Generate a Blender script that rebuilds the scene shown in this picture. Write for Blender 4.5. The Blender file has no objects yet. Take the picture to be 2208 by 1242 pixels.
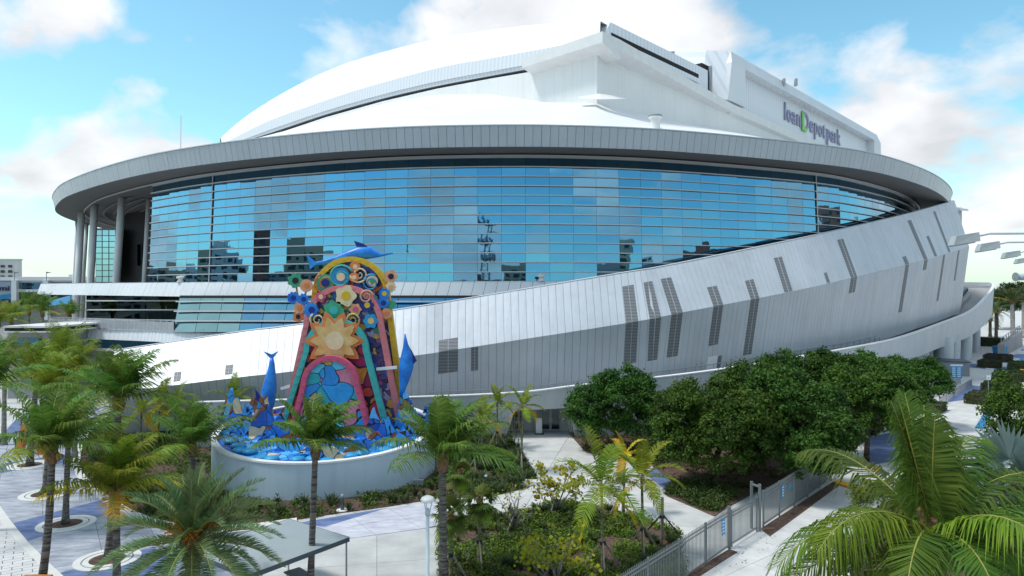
import bpy, math, random
import numpy as np
from mathutils import Vector, Matrix, noise as mnoise

random.seed(7)
RNG = np.random.default_rng(7)
SC = bpy.context.scene
COL = SC.collection
R = math.radians

# ------------------------------------------------------------------ camera
H = 14.0                                   # eye height, on a parking deck
F = 1500.0 / 2208.0                        # focal length / frame width
cam_d = bpy.data.cameras.new('camera')
cam = bpy.data.objects.new('camera', cam_d)
COL.objects.link(cam)
cam.location = (0, 0, H)
cam.rotation_euler = (R(90), 0, 0)
cam_d.sensor_width = 36.0
cam_d.lens = 36.0 * F
cam_d.clip_start = 0.2
cam_d.clip_end = 6000
SC.camera = cam

# ------------------------------------------------------------------ sky, sun, exposure
SUN_EL, SUN_AZ = R(62), R(-98)              # azimuth from +Y towards +X
sun_dir = Vector((math.cos(SUN_EL) * math.sin(SUN_AZ), math.cos(SUN_EL) * math.cos(SUN_AZ), math.sin(SUN_EL)))
world = bpy.data.worlds.new('World')
SC.world = world
world.use_nodes = True
wt = world.node_tree
wt.nodes.clear()
def wn(t, **k):
    n = wt.nodes.new(t)
    for a, b in k.items(): setattr(n, a, b)
    return n
def math_node(tree, op, a, b=None, clamp=False):
    n = tree.nodes.new('ShaderNodeMath'); n.operation = op; n.use_clamp = clamp
    for i, v in enumerate((a, b)):
        if v is None: continue
        if isinstance(v, (int, float)): n.inputs[i].default_value = v
        else: tree.links.new(v, n.inputs[i])
    return n.outputs[0]
sky = wn('ShaderNodeTexSky', sky_type='NISHITA', sun_disc=False)
sky.sun_elevation = SUN_EL
sky.sun_rotation = SUN_AZ
sky.air_density = 1.0; sky.dust_density = 0.6; sky.ozone_density = 2.0
geo = wn('ShaderNodeTexCoord')
sep = wn('ShaderNodeSeparateXYZ'); wt.links.new(geo.outputs['Generated'], sep.inputs[0])
zc = math_node(wt, 'MAXIMUM', sep.outputs[2], 0.0)
den = math_node(wt, 'ADD', zc, 0.42)
cx = math_node(wt, 'DIVIDE', sep.outputs[0], den)
cy = math_node(wt, 'DIVIDE', sep.outputs[1], den)
cmb = wn('ShaderNodeCombineXYZ')
wt.links.new(cx, cmb.inputs[0]); wt.links.new(cy, cmb.inputs[1])
mp = wn('ShaderNodeMapping'); mp.inputs['Location'].default_value = (-8.4, 2.2, 0.0)
wt.links.new(cmb.outputs[0], mp.inputs[0])
n1 = wn('ShaderNodeTexNoise'); n1.inputs['Scale'].default_value = 2.1; n1.inputs['Detail'].default_value = 9
n1.inputs['Roughness'].default_value = 0.52; n1.inputs['Distortion'].default_value = 0.25
wt.links.new(mp.outputs[0], n1.inputs['Vector'])
cr = wn('ShaderNodeValToRGB')
cr.color_ramp.elements[0].position = 0.47; cr.color_ramp.elements[1].position = 0.555
wt.links.new(n1.outputs[0], cr.inputs[0])
n2 = wn('ShaderNodeTexNoise'); n2.inputs['Scale'].default_value = 4.2; n2.inputs['Detail'].default_value = 8
wt.links.new(mp.outputs[0], n2.inputs['Vector'])
shade = wn('ShaderNodeMapRange')
shade.inputs['From Min'].default_value = 0.35; shade.inputs['From Max'].default_value = 0.65
shade.inputs['To Min'].default_value = 0.66; shade.inputs['To Max'].default_value = 1.0
wt.links.new(n2.outputs[0], shade.inputs['Value'])
ccol = wn('ShaderNodeMix', data_type='RGBA', blend_type='MULTIPLY'); ccol.inputs['Factor'].default_value = 1.0
ccol.inputs['A'].default_value = (4.9, 4.92, 5.05, 1)
wt.links.new(shade.outputs[0], ccol.inputs['B'])
skyg = wn('ShaderNodeMix', data_type='RGBA', blend_type='MULTIPLY'); skyg.inputs['Factor'].default_value = 1.0
gmm = wn('ShaderNodeHueSaturation'); gmm.inputs['Saturation'].default_value = 1.08; wt.links.new(sky.outputs[0], gmm.inputs['Color'])
wt.links.new(gmm.outputs[0], skyg.inputs['A']); skyg.inputs['B'].default_value = (0.84, 1.08, 0.90, 1)
hz = wn('ShaderNodeMix', data_type='RGBA')                 # pale humid air low over the horizon
hzf = math_node(wt, 'POWER', math_node(wt, 'SUBTRACT', 1.0, zc), 18.0)
hzf = math_node(wt, 'MULTIPLY', hzf, 0.60)
wt.links.new(hzf, hz.inputs['Factor']); wt.links.new(skyg.outputs['Result'], hz.inputs['A']); hz.inputs['B'].default_value = (3.0, 3.65, 4.0, 1)
mixs = wn('ShaderNodeMix', data_type='RGBA')
fac = math_node(wt, 'MULTIPLY', cr.outputs[0], 0.94)
wt.links.new(fac, mixs.inputs['Factor'])
wt.links.new(hz.outputs['Result'], mixs.inputs['A']); wt.links.new(ccol.outputs['Result'], mixs.inputs['B'])
bg = wn('ShaderNodeBackground'); bg.inputs[1].default_value = 0.15
wt.links.new(mixs.outputs['Result'], bg.inputs[0])
wo = wn('ShaderNodeOutputWorld'); wt.links.new(bg.outputs[0], wo.inputs[0])

sd = bpy.data.lights.new('sun', 'SUN'); sd.energy = 1.7; sd.angle = R(10); sd.color = (1.0, 0.955, 0.9)
so = bpy.data.objects.new('sun', sd); COL.objects.link(so)
so.rotation_euler = sun_dir.to_track_quat('Z', 'Y').to_euler()
so.location = sun_dir * 300
SC.view_settings.view_transform = 'Standard'
SC.view_settings.look = 'None'
SC.view_settings.exposure = 0.62
SC.view_settings.gamma = 1.0
SC.render.engine = 'CYCLES'
SC.cycles.max_bounces = 6
SC.cycles.diffuse_bounces = 3
SC.cycles.glossy_bounces = 3
SC.cycles.transmission_bounces = 3
SC.cycles.transparent_max_bounces = 6
SC.cycles.caustics_reflective = False
SC.cycles.caustics_refractive = False
SC.cycles.use_denoising = True

# ------------------------------------------------------------------ helpers
def P(px, py, d):
    """Point that lies at distance d in front of the eye, along the sight line of photo pixel (px, py)."""
    return np.array([(px - 1104) / 1500 * d, d, H - (py - 621) / 1500 * d])
def G(px, py, z=0.0):
    d = (H - z) * 1500 / (py - 621)
    return np.array([(px - 1104) / 1500 * d, d, z])

ORG = {}
def origin(o):
    return ORG.get(o.name, np.zeros(3))
def fast_mesh(name, V, F):
    """V (n,3) array; F list of index arrays, each an (m,k) array of k-gons."""
    me = bpy.data.meshes.new(name)
    V = np.asarray(V, dtype=np.float32)
    F = [np.asarray(f, dtype=np.int32) for f in F if len(f)]
    nl = sum(f.size for f in F); nf = sum(len(f) for f in F)
    me.vertices.add(len(V)); me.vertices.foreach_set('co', V.ravel())
    me.loops.add(nl); me.polygons.add(nf)
    me.loops.foreach_set('vertex_index', np.concatenate([f.ravel() for f in F]))
    tot = np.concatenate([np.full(len(f), f.shape[1], dtype=np.int32) for f in F])
    st = np.concatenate([[0], np.cumsum(tot)[:-1]]).astype(np.int32)
    me.polygons.foreach_set('loop_start', st); me.polygons.foreach_set('loop_total', tot)
    me.update(calc_edges=True)
    return me
def link(name, me, mat=None, parent=None, loc=(0, 0, 0), smooth=False):
    o = bpy.data.objects.new(name, me)
    COL.objects.link(o)
    o.location = loc
    if parent is not None:
        o.parent = parent
        ORG[o.name] = origin(parent) + np.array(loc, dtype=float)
    else:
        ORG[o.name] = np.array(loc, dtype=float)
    if me is not None and mat is not None and not me.materials:
        me.materials.append(MAT(mat))
    if smooth and me is not None:
        me.polygons.foreach_set('use_smooth', np.ones(len(me.polygons), dtype=bool))
    return o
def tag(o, label=None, cat=None, group=None, kind=None):
    if label: o['label'] = label
    if cat: o['category'] = cat
    if group: o['group'] = group
    if kind: o['kind'] = kind
    return o
def thing(name, label, cat, loc, group=None):
    o = link(name, None, None, None, tuple(float(x) for x in loc))
    return tag(o, label, cat, group)

class MB:
    """Collects boxes, prisms, tubes and sheets in world coordinates and links them as one mesh."""
    def __init__(s): s.v = []; s.f = []
    def add(s, vs, fs):
        b = len(s.v); s.v += [tuple(map(float, p)) for p in vs]; s.f += [tuple(i + b for i in f) for f in fs]; return s
    def quad(s, a, b, c, d): return s.add([a, b, c, d], [(0, 1, 2, 3)])
    def hexa(s, lo, hi):
        """lo, hi: two rings of four points."""
        return s.add(list(lo) + list(hi), [(3, 2, 1, 0), (4, 5, 6, 7), (0, 1, 5, 4), (1, 2, 6, 5), (2, 3, 7, 6), (3, 0, 4, 7)])
    def box(s, x0, y0, z0, x1, y1, z1):
        return s.hexa([(x0, y0, z0), (x1, y0, z0), (x1, y1, z0), (x0, y1, z0)], [(x0, y0, z1), (x1, y0, z1), (x1, y1, z1), (x0, y1, z1)])
    def obox(s, c, ax, ay, az):
        """box centred on c with half-axis vectors."""
        c, ax, ay, az = map(lambda q: np.array(q, float), (c, ax, ay, az))
        lo = [c - ax - ay - az, c + ax - ay - az, c + ax + ay - az, c - ax + ay - az]
        return s.hexa(lo, [p + 2 * az for p in lo])
    def bar(s, a, b, w, h=None):
        """rectangular bar from a to b."""
        a, b = np.array(a, float), np.array(b, float); d = b - a; L = np.linalg.norm(d); d = d / L
        up = np.array([0, 0, 1.0]) if abs(d[2]) < 0.9 else np.array([0, 1.0, 0])
        x = np.cross(d, up); x /= np.linalg.norm(x); y = np.cross(x, d)
        return s.obox((a + b) / 2, x * w / 2, y * (h or w) / 2, d * L / 2)
    def panel(s, q, th, gap=0.0, lift=0.0):
        """flat panel on the four points q (counter-clockwise seen from outside), shrunk by gap, thickness th behind its face."""
        q = [np.array(p, float) for p in q]
        c = sum(q) / 4
        n = np.cross(q[2] - q[0], q[3] - q[1]); n /= (np.linalg.norm(n) + 1e-9)
        if gap:
            e1 = (q[1] - q[0] + q[2] - q[3]); e1 /= np.linalg.norm(e1)
            q = [q[0] + e1 * gap, q[1] - e1 * gap, q[2] - e1 * gap, q[3] + e1 * gap]
        q = [p + n * lift for p in q]
        return s.hexa([p - n * th for p in q], q)
    def prism(s, poly, z0, z1):
        n = len(poly)
        lo = [(p[0], p[1], z0) for p in poly]; hi = [(p[0], p[1], z1) for p in poly]
        return s.add(lo + hi, [tuple(range(n))[::-1], tuple(range(n, 2 * n))] + [(i, (i + 1) % n, n + (i + 1) % n, n + i) for i in range(n)])
    def tube(s, pts, rad, n=8, cap=True):
        pts = [np.array(p, float) for p in pts]
        rad = rad if hasattr(rad, '__len__') else [rad] * len(pts)
        rings = []
        for i, p in enumerate(pts):
            d = pts[min(i + 1, len(pts) - 1)] - pts[max(i - 1, 0)]; d /= (np.linalg.norm(d) + 1e-9)
            up = np.array([0, 0, 1.0]) if abs(d[2]) < 0.95 else np.array([0, 1.0, 0])
            x = np.cross(up, d); x /= np.linalg.norm(x); y = np.cross(d, x)
            rings.append([p + rad[i] * (math.cos(2 * math.pi * k / n) * x + math.sin(2 * math.pi * k / n) * y) for k in range(n)])
        vs = [q for r in rings for q in r]; fs = []
        for i in range(len(pts) - 1):
            for k in range(n):
                fs.append((i * n + k, i * n + (k + 1) % n, (i + 1) * n + (k + 1) % n, (i + 1) * n + k))
        if cap:
            fs.append(tuple(range(n))[::-1]); fs.append(tuple((len(pts) - 1) * n + k for k in range(n)))
        return s.add(vs, fs)
    def lathe(s, c, prof, n=16):
        """prof: list of (radius, z) about the vertical axis through c."""
        vs = [(c[0] + r * math.cos(2 * math.pi * k / n), c[1] + r * math.sin(2 * math.pi * k / n), z) for r, z in prof for k in range(n)]
        m = len(prof); fs = []
        for i in range(m - 1):
            for k in range(n):
                fs.append((i * n + k, i * n + (k + 1) % n, (i + 1) * n + (k + 1) % n, (i + 1) * n + k))
        fs.append(tuple(range(n))[::-1]); fs.append(tuple((m - 1) * n + k for k in range(n)))
        return s.add(vs, fs)
    def grid(s, rows, th=0.0):
        """sheet through rows of points; with th a closed shell dropped by th (vector or depth downwards)."""
        m, n = len(rows), len(rows[0])
        vs = [p for r in rows for p in r]
        fs = [(i * n + j, i * n + j + 1, (i + 1) * n + j + 1, (i + 1) * n + j) for i in range(m - 1) for j in range(n - 1)]
        return s.add(vs, fs)
    def build(s, name, mat, parent=None, smooth=False, at=None):
        o3 = origin(parent) if parent is not None else (np.array(at, float) if at is not None else np.zeros(3))
        me = bpy.data.meshes.new(name)
        me.from_pydata((np.array(s.v) - o3).tolist(), [], s.f)
        me.update()
        return link(name, me, mat, parent, tuple(o3) if parent is None else (0, 0, 0), smooth)

# ------------------------------------------------------------------ materials
MATS = {}
SPEC = {}
def MAT(name):
    if name not in MATS: MATS[name] = SPEC[name](name)
    return MATS[name]
def mat_basic(col, rough=0.6, metal=0.0, var=0.08, scale=1.5, bump=0.0, bscale=20.0, detail=6, spec=0.4, col2=None, stretch=None, streak=0.0):
    def f(name):
        m = bpy.data.materials.new(name); m.use_nodes = True
        t = m.node_tree; b = t.nodes['Principled BSDF']
        b.inputs['Roughness'].default_value = rough; b.inputs['Metallic'].default_value = metal
        b.inputs['Specular IOR Level'].default_value = spec
        tc = t.nodes.new('ShaderNodeTexCoord'); g = t.nodes.new('ShaderNodeNewGeometry')
        vec = g.outputs['Position']
        if stretch:
            mpn = t.nodes.new('ShaderNodeMapping'); mpn.inputs['Scale'].default_value = stretch
            t.links.new(vec, mpn.inputs[0]); vec = mpn.outputs[0]
        nz = t.nodes.new('ShaderNodeTexNoise'); nz.inputs['Scale'].default_value = scale; nz.inputs['Detail'].default_value = detail
        nz.inputs['Roughness'].default_value = 0.62
        t.links.new(vec, nz.inputs['Vector'])
        mr = t.nodes.new('ShaderNodeMapRange'); mr.inputs['From Min'].default_value = 0.28; mr.inputs['From Max'].default_value = 0.72
        t.links.new(nz.outputs[0], mr.inputs['Value'])
        mx = t.nodes.new('ShaderNodeMix'); mx.data_type = 'RGBA'
        a = [max(0, c * (1 - var)) for c in col]; c2 = col2 or [min(1, c * (1 + var)) for c in col]
        mx.inputs['A'].default_value = (*a, 1); mx.inputs['B'].default_value = (*c2, 1)
        t.links.new(mr.outputs[0], mx.inputs['Factor'])
        out = mx.outputs['Result']
        oi = t.nodes.new('ShaderNodeObjectInfo')
        hs = t.nodes.new('ShaderNodeHueSaturation')
        v = math_node(t, 'MULTIPLY_ADD', oi.outputs['Random'], var * 0.6); v.node.inputs[2].default_value = 1 - var * 0.3
        t.links.new(v, hs.inputs['Value']); t.links.new(out, hs.inputs['Color']); out = hs.outputs[0]
        if streak:
            ms = t.nodes.new('ShaderNodeMapping'); ms.inputs['Scale'].default_value = (1.6, 1.6, 0.06)
            t.links.new(g.outputs['Position'], ms.inputs[0])
            ns = t.nodes.new('ShaderNodeTexNoise'); ns.inputs['Scale'].default_value = 1.0; ns.inputs['Detail'].default_value = 5
            t.links.new(ms.outputs[0], ns.inputs['Vector'])
            m2 = t.nodes.new('ShaderNodeMapRange'); m2.inputs['From Min'].default_value = 0.5; m2.inputs['From Max'].default_value = 0.75
            m2.inputs['To Min'].default_value = 1.0; m2.inputs['To Max'].default_value = 1.0 - streak
            t.links.new(ns.outputs[0], m2.inputs['Value'])
            mm = t.nodes.new('ShaderNodeMix'); mm.data_type = 'RGBA'; mm.blend_type = 'MULTIPLY'; mm.inputs['Factor'].default_value = 1
            t.links.new(out, mm.inputs['A']); t.links.new(m2.outputs[0], mm.inputs['B']); out = mm.outputs['Result']
        t.links.new(out, b.inputs['Base Color'])
        if bump:
            nb = t.nodes.new('ShaderNodeTexNoise'); nb.inputs['Scale'].default_value = bscale; nb.inputs['Detail'].default_value = 5
            t.links.new(vec, nb.inputs['Vector'])
            bp = t.nodes.new('ShaderNodeBump'); bp.inputs['Strength'].default_value = bump; bp.inputs['Distance'].default_value = 0.05
            t.links.new(nb.outputs[0], bp.inputs['Height']); t.links.new(bp.outputs[0], b.inputs['Normal'])
        return m
    return f
def mat_leaf(col, col2, trans=0.3, rough=0.55, hvar=0.03, vvar=0.35, scale=0.8):
    def f(name):
        m = bpy.data.materials.new(name); m.use_nodes = True
        t = m.node_tree; b = t.nodes['Principled BSDF']; out = t.nodes['Material Output']
        b.inputs['Roughness'].default_value = rough; b.inputs['Specular IOR Level'].default_value = 0.18
        g = t.nodes.new('ShaderNodeNewGeometry'); oi = t.nodes.new('ShaderNodeObjectInfo')
        nz = t.nodes.new('ShaderNodeTexNoise'); nz.inputs['Scale'].default_value = scale; nz.inputs['Detail'].default_value = 4
        t.links.new(g.outputs['Position'], nz.inputs['Vector'])
        mr = t.nodes.new('ShaderNodeMapRange'); mr.inputs['From Min'].default_value = 0.35; mr.inputs['From Max'].default_value = 0.65
        t.links.new(nz.outputs[0], mr.inputs['Value'])
        ri = math_node(t, 'MULTIPLY', g.outputs['Random Per Island'], 0.55)
        fc = math_node(t, 'MULTIPLY_ADD', mr.outputs[0], 0.45); t.links.new(ri, fc.node.inputs[2])
        mx = t.nodes.new('ShaderNodeMix'); mx.data_type = 'RGBA'
        mx.inputs['A'].default_value = (*col, 1); mx.inputs['B'].default_value = (*col2, 1)
        t.links.new(fc, mx.inputs['Factor'])
        hs = t.nodes.new('ShaderNodeHueSaturation')
        hv = math_node(t, 'MULTIPLY_ADD', oi.outputs['Random'], hvar * 2); hv.node.inputs[2].default_value = 0.5 - hvar
        vv = math_node(t, 'MULTIPLY_ADD', oi.outputs['Random'], vvar); vv.node.inputs[2].default_value = 1 - vvar / 2
        t.links.new(hv, hs.inputs['Hue']); t.links.new(vv, hs.inputs['Value']); t.links.new(mx.outputs['Result'], hs.inputs['Color'])
        t.links.new(hs.outputs[0], b.inputs['Base Color'])
        tr = t.nodes.new('ShaderNodeBsdfTranslucent'); t.links.new(hs.outputs[0], tr.inputs[0])
        ms = t.nodes.new('ShaderNodeMixShader'); ms.inputs[0].default_value = trans
        t.links.new(b.outputs[0], ms.inputs[1]); t.links.new(tr.outputs[0], ms.inputs[2]); t.links.new(ms.outputs[0], out.inputs[0])
        return m
    return f
def mat_glass(tint, rough=0.015, wob=0.02):
    """reflective coated curtain-wall glass"""
    def f(name):
        m = bpy.data.materials.new(name); m.use_nodes = True
        t = m.node_tree; b = t.nodes['Principled BSDF']
        b.inputs['Metallic'].default_value = 1.0; b.inputs['Roughness'].default_value = rough
        oi = t.nodes.new('ShaderNodeObjectInfo'); hs = t.nodes.new('ShaderNodeHueSaturation')
        v = math_node(t, 'MULTIPLY_ADD', oi.outputs['Random'], 0.10); v.node.inputs[2].default_value = 0.95
        hs.inputs['Color'].default_value = (*tint, 1); t.links.new(v, hs.inputs['Value'])
        t.links.new(hs.outputs[0], b.inputs['Base Color'])
        g = t.nodes.new('ShaderNodeNewGeometry'); nz = t.nodes.new('ShaderNodeTexNoise'); nz.inputs['Scale'].default_value = 0.45
        nz.inputs['Detail'].default_value = 1.5
        t.links.new(g.outputs['Position'], nz.inputs['Vector'])
        bp = t.nodes.new('ShaderNodeBump'); bp.inputs['Strength'].default_value = wob; bp.inputs['Distance'].default_value = 0.3
        t.links.new(nz.outputs[0], bp.inputs['Height']); t.links.new(bp.outputs[0], b.inputs['Normal'])
        return m
    return f
def mat_stripe(col, col2, freq, axis='Z', rough=0.5, metal=0.0, width=0.5):
    def f(name):
        m = bpy.data.materials.new(name); m.use_nodes = True
        t = m.node_tree; b = t.nodes['Principled BSDF']; b.inputs['Roughness'].default_value = rough; b.inputs['Metallic'].default_value = metal
        g = t.nodes.new('ShaderNodeNewGeometry'); sp = t.nodes.new('ShaderNodeSeparateXYZ'); t.links.new(g.outputs['Position'], sp.inputs[0])
        src = sp.outputs['XYZ'.index(axis)] if axis in 'XYZ' else math_node(t, 'ADD', math_node(t, 'MULTIPLY', sp.outputs[0], 0.673 if axis == 'U' else -0.74), math_node(t, 'MULTIPLY', sp.outputs[1], 0.74 if axis == 'U' else 0.673))
        fr = math_node(t, 'FRACT', math_node(t, 'MULTIPLY', src, freq))
        st = math_node(t, 'GREATER_THAN', fr, width)
        mx = t.nodes.new('ShaderNodeMix'); mx.data_type = 'RGBA'
        mx.inputs['A'].default_value = (*col, 1); mx.inputs['B'].default_value = (*col2, 1); t.links.new(st, mx.inputs['Factor'])
        t.links.new(mx.outputs['Result'], b.inputs['Base Color'])
        return m
    return f
def mat_swirl(cols, scale, dist=2.0):
    """hand-painted swirls: flat colours separated by dark outlines"""
    def f(name):
        m = bpy.data.materials.new(name); m.use_nodes = True
        t = m.node_tree; b = t.nodes['Principled BSDF']; b.inputs['Roughness'].default_value = 0.45
        g = t.nodes.new('ShaderNodeNewGeometry')
        nz = t.nodes.new('ShaderNodeTexNoise'); nz.inputs['Scale'].default_value = scale * 0.5; nz.inputs['Detail'].default_value = 2
        t.links.new(g.outputs['Position'], nz.inputs['Vector'])
        va = t.nodes.new('ShaderNodeVectorMath'); va.operation = 'SCALE'; va.inputs['Scale'].default_value = dist
        t.links.new(nz.outputs['Color'], va.inputs[0])
        ad = t.nodes.new('ShaderNodeVectorMath'); ad.operation = 'ADD'; t.links.new(g.outputs['Position'], ad.inputs[0]); t.links.new(va.outputs[0], ad.inputs[1])
        vo = t.nodes.new('ShaderNodeTexVoronoi'); vo.inputs['Scale'].default_value = scale; t.links.new(ad.outputs[0], vo.inputs['Vector'])
        sc = t.nodes.new('ShaderNodeSeparateColor'); t.links.new(vo.outputs['Color'], sc.inputs[0])
        rp = t.nodes.new('ShaderNodeValToRGB'); rp.color_ramp.interpolation = 'CONSTANT'
        el = rp.color_ramp.elements
        while len(el) < len(cols): el.new(0.5)
        for i, c in enumerate(cols):
            el[i].position = i / len(cols); el[i].color = (*c, 1)
        t.links.new(sc.outputs[0], rp.inputs[0])
        ve = t.nodes.new('ShaderNodeTexVoronoi'); ve.feature = 'DISTANCE_TO_EDGE'; ve.inputs['Scale'].default_value = scale; t.links.new(ad.outputs[0], ve.inputs['Vector'])
        gt = math_node(t, 'GREATER_THAN', ve.outputs['Distance'], 0.03)
        # brush strokes inside each cell
        n3 = t.nodes.new('ShaderNodeTexNoise'); n3.inputs['Scale'].default_value = scale * 3; n3.inputs['Detail'].default_value = 5; t.links.new(ad.outputs[0], n3.inputs['Vector'])
        m3 = t.nodes.new('ShaderNodeMapRange'); m3.inputs['To Min'].default_value = 0.65; m3.inputs['To Max'].default_value = 1.5; t.links.new(n3.outputs[0], m3.inputs['Value'])
        mm = t.nodes.new('ShaderNodeMix'); mm.data_type = 'RGBA'; mm.blend_type = 'MULTIPLY'; mm.inputs['Factor'].default_value = 1
        t.links.new(rp.outputs[0], mm.inputs['A']); t.links.new(m3.outputs[0], mm.inputs['B'])
        mx = t.nodes.new('ShaderNodeMix'); mx.data_type = 'RGBA'; mx.inputs['A'].default_value = (0.012, 0.012, 0.03, 1)
        t.links.new(gt, mx.inputs['Factor']); t.links.new(mm.outputs['Result'], mx.inputs['B'])
        t.links.new(mx.outputs['Result'], b.inputs['Base Color'])
        return m
    return f
def mat_trunk(col, col2, freq):
    def f(name):
        m = bpy.data.materials.new(name); m.use_nodes = True
        t = m.node_tree; b = t.nodes['Principled BSDF']; b.inputs['Roughness'].default_value = 0.9
        g = t.nodes.new('ShaderNodeNewGeometry')
        mp_ = t.nodes.new('ShaderNodeMapping'); mp_.inputs['Scale'].default_value = (1.2, 1.2, freq); t.links.new(g.outputs['Position'], mp_.inputs[0])
        nz = t.nodes.new('ShaderNodeTexNoise'); nz.inputs['Scale'].default_value = 1.3; nz.inputs['Detail'].default_value = 5; t.links.new(mp_.outputs[0], nz.inputs['Vector'])
        mr = t.nodes.new('ShaderNodeMapRange'); mr.inputs['From Min'].default_value = 0.36; mr.inputs['From Max'].default_value = 0.64; t.links.new(nz.outputs[0], mr.inputs['Value'])
        mx = t.nodes.new('ShaderNodeMix'); mx.data_type = 'RGBA'; mx.inputs['A'].default_value = (*col, 1); mx.inputs['B'].default_value = (*col2, 1)
        t.links.new(mr.outputs[0], mx.inputs['Factor']); t.links.new(mx.outputs['Result'], b.inputs['Base Color'])
        bp = t.nodes.new('ShaderNodeBump'); bp.inputs['Strength'].default_value = 0.7; bp.inputs['Distance'].default_value = 0.05
        t.links.new(nz.outputs[0], bp.inputs['Height']); t.links.new(bp.outputs[0], b.inputs['Normal'])
        return m
    return f
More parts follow.
